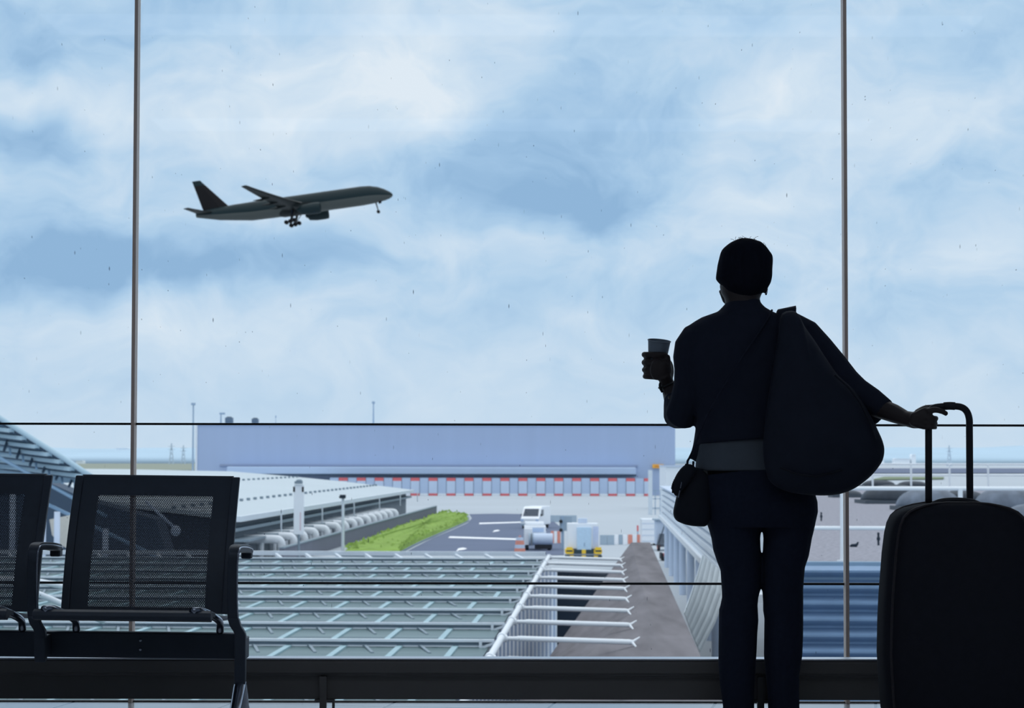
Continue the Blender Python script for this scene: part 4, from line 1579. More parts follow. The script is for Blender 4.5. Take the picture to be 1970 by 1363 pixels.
for i, xx in enumerate([-1.2 + 0.2667 * k for k in range(9)]):
    mb.cur = (0, 0, 1, 1, 0, 1, 1, 0, 0)[i]
    mb.box(xx, xx + 0.2667, -0.2, 1.9, 0.32, 0.58)
    mb.cur = (1, 0, 1, 1, 0, 1, 1, 0, 1)[i]
    mb.box(xx, xx + 0.2667, -0.2, 1.9, 0.0, 0.2)
mb.cur = 2
mb.box(-1.15, 1.15, -0.1, 1.8, 0.2, 0.32)
mb.build('striped_base', [m_yel, m_blk, m_bluewhite], cab)
for xx in (-0.95, 0.95):
    mb = MB(T)
    mb.box(xx - 0.2, xx + 0.2, -0.35, -0.2, 0.3, 0.75)
    mb.cur = 1
    mb.box(xx - 0.2, xx + 0.2, -0.36, -0.34, 0.45, 0.55)
    mb.build('bumper_block', [m_yel, m_blk], cab)

# barriers around
def barrier(px, py, w, h, label, cols, rot=0.0):
    o_, T_ = local(px, py, rot)
    m_ = MB(T_)
    nseg = len(cols)
    sec = lambda x: [T_(x, -0.3, 0), T_(x, 0.3, 0), T_(x, 0.26, h * 0.25), T_(x, 0.1, h), T_(x, -0.1, h), T_(x, -0.26, h * 0.25)]
    for i_, c_ in enumerate(cols):
        m_.cur = c_
        xa_, xb_ = -w / 2 + w * i_ / nseg, -w / 2 + w * (i_ + 1) / nseg
        m_.rings([sec(xa_), sec(xb_ - 0.015)])
    return tag(m_.build('road_barrier', [m_vanw, m_orange, m_grybox]), label, 'barrier', 'road barriers around the parked equipment')


barrier(1072, 1046, 1.0, 0.95, 'pink and white plastic barrier between the airport tug and the signal post', [1, 0, 1, 0])
barrier(1168, 1049, 1.1, 0.75, 'grey concrete barrier nearest the yellow based cabinet', [2, 2])
barrier(1194, 1048, 0.95, 0.75, 'pale barrier between the grey barrier and the orange one', [0, 2, 0])
barrier(1221, 1047, 1.05, 0.72, 'orange and white barrier behind the end of the concrete bank', [1, 0, 1])
barrier(1082, 1005, 3.0, 0.7, 'long low grey barrier behind the signal post', [2, 2, 2, 2])
o3, T = local(1226, 1044)
fl = thing('marker_pole', 'thin red marker pole standing by the orange and white barrier', 'pole', o3)
mb = MB(T)
mb.tube([T(0, -0.6, 0), T(0, -0.6, 0.9)], 0.05, 8)
mb.build('shaft', m_mast, fl)
mb = MB(T)
mb.tube([T(0, -0.6, 0.9), T(0, -0.6, 1.35)], 0.07, 8)
mb.build('red_tip', m_red, fl)

# white container, belt loader, red dolly
o3, T = local(1250, 1050)
cont = thing('cargo_container', 'white cargo container beside the belt loader at the end of the bank', 'container', o3)
mb = MB(T)
mb.box(-0.6, 0.55, 0, 2.6, 0.15, 2.0)
mb.build('casing', m_vanw, cont, bevel=0.03)
mb = MB(T)
for k in range(4):
    mb.box(-0.62, 0.57, -0.02, 0.02, 0.3 + k * 0.45, 0.34 + k * 0.45)
mb.build('rib', m_bluewhite, cont)
mb = MB(T)
for xx in (-0.5, 0.4):
    mb.box(xx, xx + 0.12, 0.1, 2.4, 0, 0.15)
mb.build('skid', m_tyre, cont)
o3, T = local(1279, 1061)
bl = thing('belt_loader', 'grey belt loader with dark ramp and orange wheels beside the ribbed gallery', 'loader', o3)
mb = MB(T)
mb.box(-0.55, 0.55, 1.2, 3.2, 0.4, 2.15)
mb.build('cab', m_bluewhite, bl, bevel=0.05)
mb = MB(T)
mb.box(-0.7, 0.62, 1.0, 3.3, 2.15, 2.25)
mb.build('roof', m_grybox, bl)
mb = MB(T)
mb.hexa([T(-0.6, -0.2, 0.3), T(0.5, -0.2, 0.3), T(0.5, -0.2, 0.5), T(-0.6, -0.2, 0.5)], [T(-0.3, 1.2, 1.0), T(0.5, 1.2, 1.0), T(0.5, 1.2, 1.2), T(-0.3, 1.2, 1.2)])
mb.build('ramp', mat('dark_ramp_rubber', (74, 84, 98), 0.8), bl)
mb = MB(T)
mb.tube([T(-0.45, -0.1, 0.55), T(0.2, 0.9, 2.3)], 0.04, 6)
mb.tube([T(-0.1, 0.0, 0.5), T(0.35, 0.95, 2.2)], 0.03, 6)
mb.build('hand_rail', m_dark, bl)
for xx in (-0.45, 0.4):
    mb = MB(T)
    mb.tube([T(xx - 0.1, -0.15, 0.25), T(xx + 0.1, -0.15, 0.25)], 0.25, 14)
    wl = mb.build('wheel', m_tyre, bl)
    mb = MB(T)
    mb.tube([T(xx - 0.11, -0.2, 0.28), T(xx + 0.11, -0.2, 0.28)], 0.14, 12)
    mb.build('hub', mat('bright_orange_hub', (232, 96, 60), 0.6), wl)
o3, T = local(1286, 1080)
dl = thing('baggage_dolly', 'low red baggage dolly on the apron beside the gallery columns', 'dolly', o3)
mb = MB(T)
mb.box(-0.45, 0.5, 0, 1.6, 0.3, 0.45)
mb.build('deck', mat('dull_red_deck', (178, 84, 84), 0.7), dl)
mb = MB(T)
mb.box(-0.48, -0.34, -0.1, 1.6, 0.1, 0.5)
mb.build('tow_frame', m_tyre, dl)
for xx in (-0.3, 0.35):
    for y in (0.15, 1.3):
        mb = MB(T)
        mb.tube([T(xx - 0.08, y, 0.16), T(xx + 0.08, y, 0.16)], 0.16, 12)
        mb.build('wheel', m_tyre, dl)

# ================================================================== ribbed gallery on columns
gal = thing('ribbed_gallery', 'elevated white ribbed gallery on round columns running away beside the concrete bank', 'gallery', E(4.3, 100, GZ))
GU, GW = 3.5, 1.8
zb_, zt_ = -2.58, -0.82
mb = MB()
rings = []
nr = 5
prof = []
for k in range(nr):
    z0 = zb_ + (zt_ - zb_) * k / nr
    z1 = zb_ + (zt_ - zb_) * (k + 1) / nr
    dz = z1 - z0
    prof += [(GU, z0), (GU, z0 + dz * 0.55), (GU + 0.22, z0 + dz * 0.6), (GU + 0.22, z0 + dz * 0.95)]
prof += [(GU + 0.05, zt_), (GU + GW, zt_), (GU + GW, zb_)]
mb.rings([[E(u, 62, z) for u, z in prof], [E(u, 147, z) for u, z in prof]])
mb.build('cladding', mat('white_ribbed_cladding', (216, 225, 234), 0.6, 0, 0.06, 0.8), gal)
mb = MB(E)
mb.box(GU - 0.12, GU + GW, 60, 147, zb_ - 0.22, zb_)
mb.build('edge_beam', m_white_paint, gal)
mb = MB(E)
mb.box(GU - 0.05, GU + GW + 0.05, 62, 147.1, zt_, zt_ + 0.08)
mb.build('roof', m_bluewhite, gal)
for v in (139, 129, 120, 111, 100.6, 91, 83, 74, 66):
    mb = MB(E)
    mb.tube([(GU + 0.22, v, GZ), (GU + 0.22, v, zb_)], 0.17, 14, raw=False)
    mb.build('column', m_bluewhite, gal, smooth=True, angle=40)
# curved ribbed panel standing in front of the columns
cur = thing('curved_panel', 'curved pale ribbed cladding panel standing between the concrete bank and gallery', 'panel', PZ(1348, 1258, -4))
YC = 52.0
L = [(1352, 1068), (1342, 1105), (1330, 1143), (1317, 1180)]
R_ = [(1400, 1110), (1394, 1150), (1376, 1200), (1347, 1256)]
mb = MB()
rows_ = []
for i in range(13):
    f = i / 12
    def lerp_poly(pl, f_):
        q = f_ * (len(pl) - 1)
        k_ = min(int(q), len(pl) - 2)
        a_, b2 = pl[k_], pl[k_ + 1]
        return (a_[0] + (b2[0] - a_[0]) * (q - k_), a_[1] + (b2[1] - a_[1]) * (q - k_))
    a, b2 = lerp_poly(L, f), lerp_poly(R_, f)
    row = []
    for j in range(19):
        g = j / 18
        p = P(a[0] + (b2[0] - a[0]) * g, a[1] + (b2[1] - a[1]) * g, YC - 6 * f + 3 * g)
        row.append(p + Vector((0, 0.08 * (1 if j % 3 == 1 else 0) + 0.25 * math.sin(PI * g), 0)))
    rows_.append(row + [q + Vector((0, 0.15, 0)) for q in reversed(row)])
mb.rings(rows_)
mb.build('ribbed_sheet', mat('pale_ribbed_sheet', (188, 198, 204), 0.6, 0, 0.12, 1.2), cur)
mb = MB()
mb.tube([P(1377, 1150, 58), PZ(1377, 1400, -7)], 0.11, 12)
mb.build('support_post', m_bluewhite, cur, smooth=True)

# ================================================================== gravel roof on the right
def gravel_material():
    m = mat('brown_grey_roof_gravel', (146, 147, 157), 0.95, 0.0, 0.75, 11.0, 0.1, bump=0.8, bdist=0.08, bscale=7)
    return m


GR = -0.78
gr = thing('gravel_roof', 'flat gravel roof with a blue corrugated fascia outside the right window', 'roof', E(10, 60, GR))
mb = MB()
poly = [E(3.1, 38.0, GR), E(30, 38.0, GR), E(60, 150, GR), E(13.0, 150, GR), E(9.0, 100, GR), E(5.7, 64, GR)]
mb.prism([p - Vector((0, 0, 0.3)) for p in poly], (0, 0, 0.3))
mb.build('gravel', gravel_material(), gr)
mb = MB(E)
mb.box(3.0, 30, 37.85, 38.15, GR - 0.3, GR + 0.03)
mb.build('roof_edge_trim', mat('slate_blue_edge', (120, 146, 170), 0.5), gr)
mb = MB()
prof = []
z = GR - 0.03
for k in range(9 * 8):
    # rounded corrugation running sideways
    prof.append((37.74 - 0.13 * math.sin(2 * PI * k / 8 - 0.3), z))
    z -= 0.262 / 8
prof += [(38.1, z), (38.1, GR - 0.03)]
mb.rings([[E(3.0, y, zz) for y, zz in prof], [E(30, y, zz) for y, zz in prof]])
mb.build('corrugated_fascia', mat('blue_grey_corrugated_steel', (116, 143, 174), 0.45, 0.1, 0.15, 3), gr)
mb = MB(E)
mb.box(3.3, 30, 38.2, 120, -6, GR - 0.31)
mb.build('wall_below', m_dark, gr) if False else None
# railing along the near edge
def railing(name, label, u0, u1, v, zbase, ztop, zmid, step, first, r):
    t_ = thing(name, label, 'railing', E((u0 + u1) / 2, v, zbase))
    for zz in (ztop, zmid):
        m_ = MB(E)
        m_.tube([(u0, v, zz), (u1, v, zz)], r, 8, raw=False)
        m_.build('rail', m_white_paint, t_, smooth=True, angle=40)
    u = first
    while u < u1:
        m_ = MB(E)
        m_.box(u - r, u + r, v - r, v + r, zbase, ztop)
        m_.box(u - r * 2.4, u + r * 2.4, v - r * 2, v + r * 2, zbase, zbase + 0.03)
        m_.build('post', m_white_paint, t_)
        u += step
    return t_


def uv_of(px, D):
    return (px - 1165.0) / F * D


V_N = 38.6
zn = lambda py, D: CAM_Z - (py - 886.5) / F * D
railing('rooftop_railing', 'near white railing along the edge of the gravel roof', 3.2, 14, V_N, GR, zn(940, V_N), zn(1016, V_N), uv_of(1841, V_N) - uv_of(1617, V_N), uv_of(1617, V_N), 0.035)
V_F = 121.0
railing('rooftop_railing', 'far white railing at the back of the gravel roof beyond the skylight domes', 12, 34, V_F, GR, zn(893.5, V_F), zn(914.5, V_F), uv_of(1820, V_F) - uv_of(1747, V_F), uv_of(1675, V_F), 0.045)

# skylight domes
m_dome = mat('smoked_skylight_acrylic', (50, 58, 68), 0.5, 0.0, 0.6, 2.0, 0.15)
m_dome2 = mat('milky_skylight_acrylic', (96, 106, 120), 0.5, 0.0, 0.75, 2.4, 0.15)
m_kerb = mat('dark_skylight_kerb', (66, 76, 86), 0.7)


def dome(px, py, rpx, hpx, label, m_, flat=False):
    o_ = PZ(px, py, GR)
    D = o_.y
    R, H = rpx / F * D, hpx / F * D
    t_ = thing('skylight_dome', label, 'skylight', o_, 'skylight domes on the gravel roof')
    b_ = MB()
    b_.box(o_.x - R * 1.03, o_.x + R * 1.03, D - R * 1.03, D + R * 1.03, GR, GR + 0.14)
    b_.build('kerb', m_kerb, t_)
    b_ = MB()
    rings_ = []
    for j in range(9):
        a_ = PI / 2 * j / 8
        rr_ = max(0.001, math.cos(a_)) ** 0.8
        ring_ = []
        for i in range(40):
            th_ = 2 * PI * i / 40
            ct, st = math.cos(th_), math.sin(th_)
            sq = 1.0 / max(abs(ct), abs(st)) ** 0.35
            ring_.append(Vector((o_.x + R * rr_ * ct * min(sq, 1.03), D + R * rr_ * st * min(sq, 1.03), GR + 0.10 + (H - 0.1) * math.sin(a_))))
        rings_.append(ring_)
    b_.rings(rings_)
    b_.build('dome', m_, t_, smooth=True)
    return t_


dome(1786, 982, 62, 42, 'pale skylight dome behind the pull handle of the suitcase', m_dome2)
dome(1722, 969, 66, 36, 'dark smoked skylight dome left of the pull handle', m_dome)
dome(1936, 985, 62, 46, 'broad milky skylight dome behind the right shoulder of the suitcase', m_dome2)
dome(1628, 957.5, 30, 14, 'small dark skylight dome showing under the shoulder bag', m_dome)
dome(1690, 938, 32, 14, 'far dark skylight dome just above the near railing, beside the shoulder bag', m_dome)
dome(1756, 939, 30, 13, 'far grey skylight dome just above the near railing, next to the pull handle', m_dome)
dome(1985, 1012, 56, 42, 'nearest milky skylight dome, half hidden by the suitcase corner', m_dome2)
dome(1850, 968, 46, 24, 'dark skylight dome seen through the raised pull handle', m_dome)

# roof vents (short posts) and a bird
for px, py, hpx, lb in ((1580, 1003, 17, 'short dark vent pipe on the gravel beside the thigh of the person'), (1690, 1050, 25, 'short dark vent pipe on the gravel beside the suitcase')):
    o_ = PZ(px, py, GR)
    H = hpx / F * o_.y
    t_ = thing('vent_pipe', lb, 'vent', o_)
    mb = MB()
    mb.tube([o_, o_ + Vector((0, 0, H * 0.85))], 0.022, 10)
    mb.build('pipe', m_dark, t_)
    mb = MB()
    mb.tube([o_ + Vector((0, 0, H * 0.4)), o_ + Vector((0, 0, H * 0.62))], 0.035, 10)
    mb.build('collar', m_dark, t_)
    mb = MB()
    mb.tube([o_ + Vector((0, 0, H * 0.85)), o_ + Vector((0, 0, H))], [0.03, 0.018], 10)
    mb.build('cap', m_dark, t_)
o_ = PZ(1643, 1053, GR)
bird = thing('pigeon', 'small dark pigeon standing on the gravel roof beside the bronze mullion', 'bird', o_)
s = 9.0 / F * o_.y
mb = MB()
mb.tube(smooth_open([o_ + Vector((-1.0 * s, 0, 0.25 * s)), o_ + Vector((-0.5 * s, 0, 0.12 * s)), o_ + Vector((0.0, 0, 0.2 * s)), o_ + Vector((0.5 * s, 0, 0.45 * s)), o_ + Vector((0.8 * s, 0, 0.85 * s)), o_ + Vector((0.78 * s, 0, 1.1 * s))], 4),
        [s * x for x in (0.05, 0.1, 0.16, 0.22, 0.28, 0.33, 0.38, 0.41, 0.43, 0.43, 0.41, 0.38, 0.34, 0.3, 0.26, 0.22, 0.2, 0.19, 0.18, 0.15, 0.1)], 12)
mb.tube([o_ + Vector((0.85 * s, 0, 1.0 * s)), o_ + Vector((1.15 * s, 0, 0.95 * s))], [0.08 * s, 0.02 * s], 8)
for dx, dy in ((0.1, -0.12), (0.1, 0.12)):
    mb.tube([o_ + Vector((dx * s, dy * s, 0.0)), o_ + Vector((dx * s, dy * s, 0.3 * s))], 0.05 * s, 6)
mb.build('body', m_dark, bird, smooth=True)
mb = MB()
mb.ell(o_ + Vector((-0.1 * s, -0.35 * s, 0.4 * s)), 0.75 * s, 0.12 * s, 0.28 * s, 14, 8)
mb.build('wing', m_dark, bird, smooth=True)

# ================================================================== truss canopy at the left edge
can = thing('truss_canopy', 'sloping steel truss canopy with pale ribs at the left edge of the view', 'canopy', P(60, 900, 112))
YC = 110.0
m_rib = mat('pale_canopy_rib', (170, 196, 210), 0.6, 0.0, 0.08, 0.5)
m_trd = mat('dark_truss_steel', (58, 78, 98), 0.6, 0.0, 0.1, 0.8)
m_trl = mat('light_truss_steel', (136, 168, 196), 0.6, 0.0, 0.08, 0.8)
top = [(-60, 764), (-20, 789), (22, 816), (46, 831), (71, 847), (95, 862), (117.5, 876), (138.6, 890), (159, 903.5), (178, 916)]
mb = MB()
mb.tube([P(x, y + 3, YC) for x, y in top], 0.13, 10)
mb.build('edge_tube', m_rib, can, smooth=True)
mb = MB()
mb.tube([P(x, y + 11, YC + 0.3) for x, y in top], 0.07, 8)
mb.build('lower_edge_chord', m_trd, can, smooth=True)
for x, y in top[:-1]:
    mb = MB()
    mb.bar(P(x, y + 13, YC), P(x - 170, y - 8, YC + 6), 0.3, 0.18)
    mb.cur = 1
    mb.bar(P(x, y + 17.5, YC), P(x - 170, y - 2, YC + 6), 0.2, 0.08)
    mb.build('rib', [m_rib, m_trd], can)
mb = MB()
a = [P(x, y + 12, YC + 0.5) for x, y in top]
bq = [P(x - 200, y + 18, YC + 8) for x, y in top]
for i in range(len(top) - 1):
    mb.hexa([a[i], a[i + 1], a[i + 1] + Vector((0, 0, .05)), a[i] + Vector((0, 0, .05))], [bq[i], bq[i + 1], bq[i + 1] + Vector((0, 0, .05)), bq[i] + Vector((0, 0, .05))])
mb.build('roof_sheet', mat('blue_grey_roof_sheet', (134, 162, 182), 0.7, 0, 0.1, 0.4), can)
mb = MB()
mb.tube([P(-60, 848, YC + 1), P(150, 964, YC + 1), P(205, 994, YC + 1)], 0.085, 8)
mb.build('lower_chord', m_trl, can, smooth=True)
mb = MB()
for i in range(17):
    x = -30 + i * 12.5
    mb.bar(P(x, 866 + (x) * 0.55 - 2, YC + 1.2), P(x + (9 if i % 2 else -2), 838 + x * 0.60, YC + 2), 0.1, 0.1)
    mb.cur = 1 - mb.cur
mb.build('web_member', [m_trl, m_trd], can)
mb = MB()
mb.tube([P(-60, 902, YC + 2), P(100, 975, YC + 2), P(330, 1085, YC + 2)], 0.09, 8)
mb.build('brace_tube', m_trl, can, smooth=True)
mb = MB()
mb.prism([P(-80, 850, YC + 9), P(40, 905, YC + 9), P(175, 965, YC + 9), P(300, 1000, YC + 9), P(330, 1100, YC + 9), P(-80, 1100, YC + 9)], (0, 3, 0))
mb.build('back_wall', mat('deep_blue_grey_facade', (60, 78, 98), 0.8, 0, 0.3, 0.3), can)
for px, yt, yb_ in ((203, 1018, 1076), (83, 1000, 1110), (110, 985, 1110), (25, 930, 1100)):
    t_, b2 = P(px, yt, YC - 2), P(px, yb_, YC - 2)
    mb = MB()
    mb.tube([Vector((t_.x, YC - 2, GZ)), t_], 0.14, 10)
    mb.build('column', m_bluewhite, can, smooth=True)
mb = MB()
mb.tube([P(280, 965, YC), P(335, 1015, YC)], 0.07, 8)
mb.ell(P(338, 1022, YC), 0.24, 0.2, 0.26, 14, 10)
mb.build('strut_node', m_bluewhite, can, smooth=True)
mb = MB()
mb.prism([P(x, y, YC - 1) for x, y in ((95, 1000), (142, 990), (142, 1062), (118, 1050), (100, 1030))], (0, 0.4, 0))
mb.build('cream_panel', mat('cream_panel_paint', (196, 194, 186), 0.7), can)
# white handrail pipes close to the window at the left
for q, lb in (([(-40, 1114), (60, 1118), (128, 1130)], 'upper white guard pipe seen between the two bench seats'), ([(40, 1130), (80, 1146), (200, 1196)], 'lower slanting white guard pipe seen between the two bench seats')):
    mb = MB()
    mb.tube(smooth_open([P(x, y, 30 + i) for i, (x, y) in enumerate(q)], 4), 0.042, 10)
    tag(mb.build('guard_pipe', m_white_paint, smooth=True), lb, 'pipe')

# ================================================================== far things on the horizon
def pylon(px, ytop, Y, label):
    t_ = P(px, ytop, Y)
    o_ = thing('lattice_pylon', label, 'pylon', (t_.x, Y, GZ))
    H = t_.z - GZ
    m_ = MB()
    for sx, sy in ((-1, -1), (1, -1), (1, 1), (-1, 1)):
        m_.bar((t_.x + sx * H * 0.1, Y + sy * H * 0.1, GZ), (t_.x + sx * 0.2, Y + sy * 0.2, t_.z), 0.5, 0.5)
    for k_ in range(5):
        f0, f1 = k_ / 5, (k_ + 1) / 5
        w0, w1 = H * 0.1 * (1 - f0) + 0.2, H * 0.1 * (1 - f1) + 0.2
        m_.bar((t_.x - w0, Y, GZ + H * f0), (t_.x + w1, Y, GZ + H * f1), 0.4, 0.4)
        m_.bar((t_.x + w0, Y, GZ + H * f0), (t_.x - w1, Y, GZ + H * f1), 0.4, 0.4)
    m_.build('lattice', m_farp, o_)
    m_ = MB()
    for f in (0.7, 0.85):
        m_.bar((t_.x - H * 0.16, Y, GZ + H * f), (t_.x + H * 0.16, Y, GZ + H * f), 0.5, 0.5)
    m_.build('cross_arm', m_farp, o_)


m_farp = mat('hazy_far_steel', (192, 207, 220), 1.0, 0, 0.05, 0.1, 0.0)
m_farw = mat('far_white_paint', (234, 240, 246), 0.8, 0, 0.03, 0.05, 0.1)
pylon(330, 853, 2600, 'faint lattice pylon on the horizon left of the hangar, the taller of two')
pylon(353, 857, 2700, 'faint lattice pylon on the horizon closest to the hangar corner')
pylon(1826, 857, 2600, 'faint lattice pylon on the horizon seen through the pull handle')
for px, py, w, h, lb in ((153, 889, 14, 4.5, 'tiny white far building above the olive field at the canopy end'), (235, 864.5, 24, 4, 'tiny white far building high on the hillside left of the hangar'),
                         (1690, 887, 22, 6, 'tiny white far building beside the shoulder bag at the foot of the hills'), (1735, 886, 30, 7, 'tiny white far building at the foot of the hills, the widest'),
                         (1758, 881, 8, 13, 'tiny white far tower at the foot of the hills by the pull handle')):
    Y = 2900 if py > 870 else 4400
    c = P(px, py, Y)
    w2, h2 = w / F * Y / 2, h / F * Y / 2
    mb = MB()
    mb.box(c.x - w2, c.x + w2, Y, Y + 15, min(GZ, c.z - h2), c.z + h2 * 0.7)
    mb.prism([(c.x - w2 * 1.05, Y - 1, c.z + h2 * 0.7), (c.x + w2 * 1.05, Y - 1, c.z + h2 * 0.7), (c.x + w2 * 0.7, Y - 1, c.z + h2), (c.x - w2 * 0.7, Y - 1, c.z + h2)], (0, 17, 0))
    tag(mb.build('far_building', m_farw), lb, 'building')

# ================================================================== airliner
YA = 838.0
SC = F / YA            # photo pixels per metre at that distance
pc = P(566, 395.5, YA)
m_pl_top = mat('dark_teal_fuselage_paint', (20, 37, 41), 0.5, 0.0, 0.08, 0.1, 0.2)
m_pl_bel = mat('grey_belly_paint', (76, 80, 78), 0.5, 0.0, 0.08, 0.1, 0.2)
m_pl_tail = mat('dark_maroon_tail_paint', (15, 11, 14), 0.5, 0.0, 0.08, 0.2, 0.2)
m_pl_wing = mat('dark_grey_wing_paint', (26, 31, 31), 0.5, 0.0, 0.08, 0.2, 0.2)
plane = thing('airliner', 'dark airliner climbing in the sky with its wheels down', 'airplane', pc)
PSI = math.radians(-4.0)
TH = math.radians(7.6)
RA = Matrix.Rotation(PSI, 3, 'Z') @ Matrix.Rotation(-TH, 3, 'Y')


def A(x, y, z):
    return pc + RA @ Vector((x, y, z))


# x forward, y away from the viewer (port), z up, metres; fuselage radius about 3.3
fus = [(36.6, 0.25, -1.2), (36.2, 0.75, -1.1), (35.2, 1.35, -0.95), (33.6, 2.0, -0.65), (31.5, 2.6, -0.3), (28.5, 3.1, -0.05), (25, 3.3, 0), (10, 3.3, 0), (-8, 3.3, 0), (-16, 3.2, 0.05), (-22, 2.75, 0.45), (-28, 2.2, 0.75), (-33, 1.5, 1.2), (-36.2, 0.95, 1.4), (-36.6, 0.8, 1.4)]
mb = MB()
NR = 36
rings = []
for x, r, z in fus:
    r *= 1.08
    rings.append([A(x, r * math.cos(2 * PI * i / NR), z + r * math.sin(2 * PI * i / NR)) for i in range(NR)])
mb.rings(rings)
# paint: the belly band, a fixed share of every section
for fi in range(NR * (len(fus) - 1)):
    a_mid = 2 * PI * ((fi % NR) + 0.5) / NR
    if math.sin(a_mid) < -0.22:
        mb.mi[fi] = 1
mb.build('fuselage', [m_pl_top, m_pl_bel], plane, smooth=True)
mb = MB()
for s in (-1, 1):
    mb.hexa([A(34.2, 1.2 * s, 0.55), A(32.9, 2.0 * s, 0.75), A(32.7, 2.05 * s, 0.6), A(34.1, 1.3 * s, 0.4)], [A(33.5, 1.0 * s, 1.25), A(32.2, 1.75 * s, 1.45), A(32.1, 1.85 * s, 1.4), A(33.4, 1.1 * s, 1.2)])
mb.build('cockpit_window', m_gasket, plane)


def wing(rootx, rootc, tipx, tipc, y0, y1, z0, z1, th0, th1, sweepmid=None):
    """lifting surface from span y0 to y1; chords start at leading edge x"""
    m_ = MB()
    rings_ = []
    N_ = 7
    for j in range(N_ + 1):
        f = j / N_
        xle = rootx + (tipx - rootx) * f
        ch = rootc + (tipc - rootc) * (f ** 0.75)
        zz = z0 + (z1 - z0) * (f ** 1.35)
        yy = y0 + (y1 - y0) * f
        th = th0 + (th1 - th0) * f
        sec = [(0, 0), (0.06, 0.45), (0.25, 0.75), (0.55, 0.6), (1, 0.04), (1, -0.04), (0.55, -0.3), (0.25, -0.4), (0.06, -0.3)]
        rings_.append([A(xle - ch * a_, yy, zz + th * b_) for a_, b_ in sec])
    m_.rings(rings_)
    return m_


for s in (-1, 1):
    w_ = wing(9.5, 13.0, -11.2, 2.2, 2.4 * s, 31.0 * s, -1.9, 5.2, 1.5, 0.35)
    wo = w_.build('wing', m_pl_wing, plane, smooth=True, angle=40)
    mb = MB()
    for f in (0.25, 0.42, 0.6):
        yy = 2.4 + 28.6 * f
        xx = 9.5 - 20.7 * f - 13 * (1 - f) * 0.75 - 1.8
        zz = -1.9 + 7.1 * f ** 1.35 - 0.3
        mb.tube([A(xx + 3, yy * s, zz), A(xx, yy * s, zz - 0.3), A(xx - 3, yy * s, zz - 0.2)], [0.2, 0.5, 0.1], 8)
    mb.build('flap_fairing', m_pl_wing, wo, smooth=True)
    # engine
    yy, zz = 9.8 * s, -3.35
    mb = MB()
    mb.rings([[A(x, yy + r * math.cos(2 * PI * i / 28), zz + z_ + r * math.sin(2 * PI * i / 28)) for i in range(28)] for x, r, z_ in
              ((10.2, 1.45, 0), (10.9, 1.78, 0), (10.8, 1.95, 0), (9.2, 2.1, 0), (6.5, 2.08, 0), (3.8, 1.75, 0.05), (3.4, 1.45, 0.1), (3.6, 1.1, 0.1), (2.6, 0.75, 0.15), (2.2, 0.25, 0.2))])
    en = mb.build('engine', m_pl_top, plane, smooth=True, angle=50)
    mb = MB()
    mb.hexa([A(8.5, yy - 0.2, zz + 1.9), A(8.5, yy + 0.2, zz + 1.9), A(2.2, yy + 0.2, zz + 1.2), A(2.2, yy - 0.2, zz + 1.2)],
            [A(6.5, yy - 0.2, zz + 2.7), A(6.5, yy + 0.2, zz + 2.7), A(0.0, yy + 0.2, zz + 2.6), A(0.0, yy - 0.2, zz + 2.6)])
    mb.build('pylon', m_pl_wing, en)
    t_ = wing(-29.5, 6.3, -36.8, 2.2, 1.0 * s, 10.8 * s, 1.5, 3.0, 0.6, 0.2)
    t_.build('tailplane', m_pl_wing, plane, smooth=True, angle=40)
    # main gear: six wheels on a truck
    gy = 5.4 * s
    mb = MB()
    mb.tube([A(0.2, gy * 0.85, -2.2), A(-1.2, gy, -6.2)], [0.6, 0.28], 10)
    mb.bar(A(0.2, gy, -6.05), A(-2.8, gy, -6.5), 0.4, 0.4)
    mb.bar(A(2.0, gy * 0.9, -2.6), A(-1.2, gy, -6.0), 0.2, 0.2)
    mg = mb.build('main_gear', m_pl_tail, plane)
    for x, z in ((0.2, -6.05), (-1.3, -6.3), (-2.8, -6.5)):
        for dy in (-0.6, 0.6):
            mb = MB()
            mb.tube([A(x, gy + dy - 0.25, z), A(x, gy + dy + 0.25, z)], 0.76, 16)
            mb.build('wheel', m_pl_tail, mg)
# wing root fairing
mb = MB()
mb.rings([[A(x, r * math.cos(2 * PI * i / 24) * 1.15, z + r * 0.75 * math.sin(2 * PI * i / 24)) for i in range(24)] for x, r, z in ((10, 0.4, -1.9), (7, 2.0, -1.8), (2, 2.9, -1.75), (-4, 2.9, -1.7), (-7, 2.0, -1.7), (-9, 0.4, -1.7))])
mb.build('wing_root_fairing', m_pl_wing, plane, smooth=True)
# fin
mb = MB()
rings = []
for f in [j / 6 for j in range(7)]:
    xle = -23.8 + (-33.6 + 23.8) * f
    ch = 10.0 + (3.0 - 10.0) * f
    z = 2.7 + 11.3 * f
    th = 0.55 * (1 - f * 0.6)
    rings.append([A(xle - ch * a_, th * b_, z + 0 * a_) for a_, b_ in ((0, 0), (0.1, 0.6), (0.35, 1), (1, 0.06), (1, -0.06), (0.35, -1), (0.1, -0.6))])
mb.rings(rings)
for fi, f in enumerate(mb.f):
    c = sum((mb.v[i] for i in f), Vector()) / len(f)
    l = RA.inverted() @ (c - pc)
    if l.z > 11.4:
        mb.mi[fi] = 1
mb.build('tail_fin', [m_pl_tail, m_pl_top], plane)
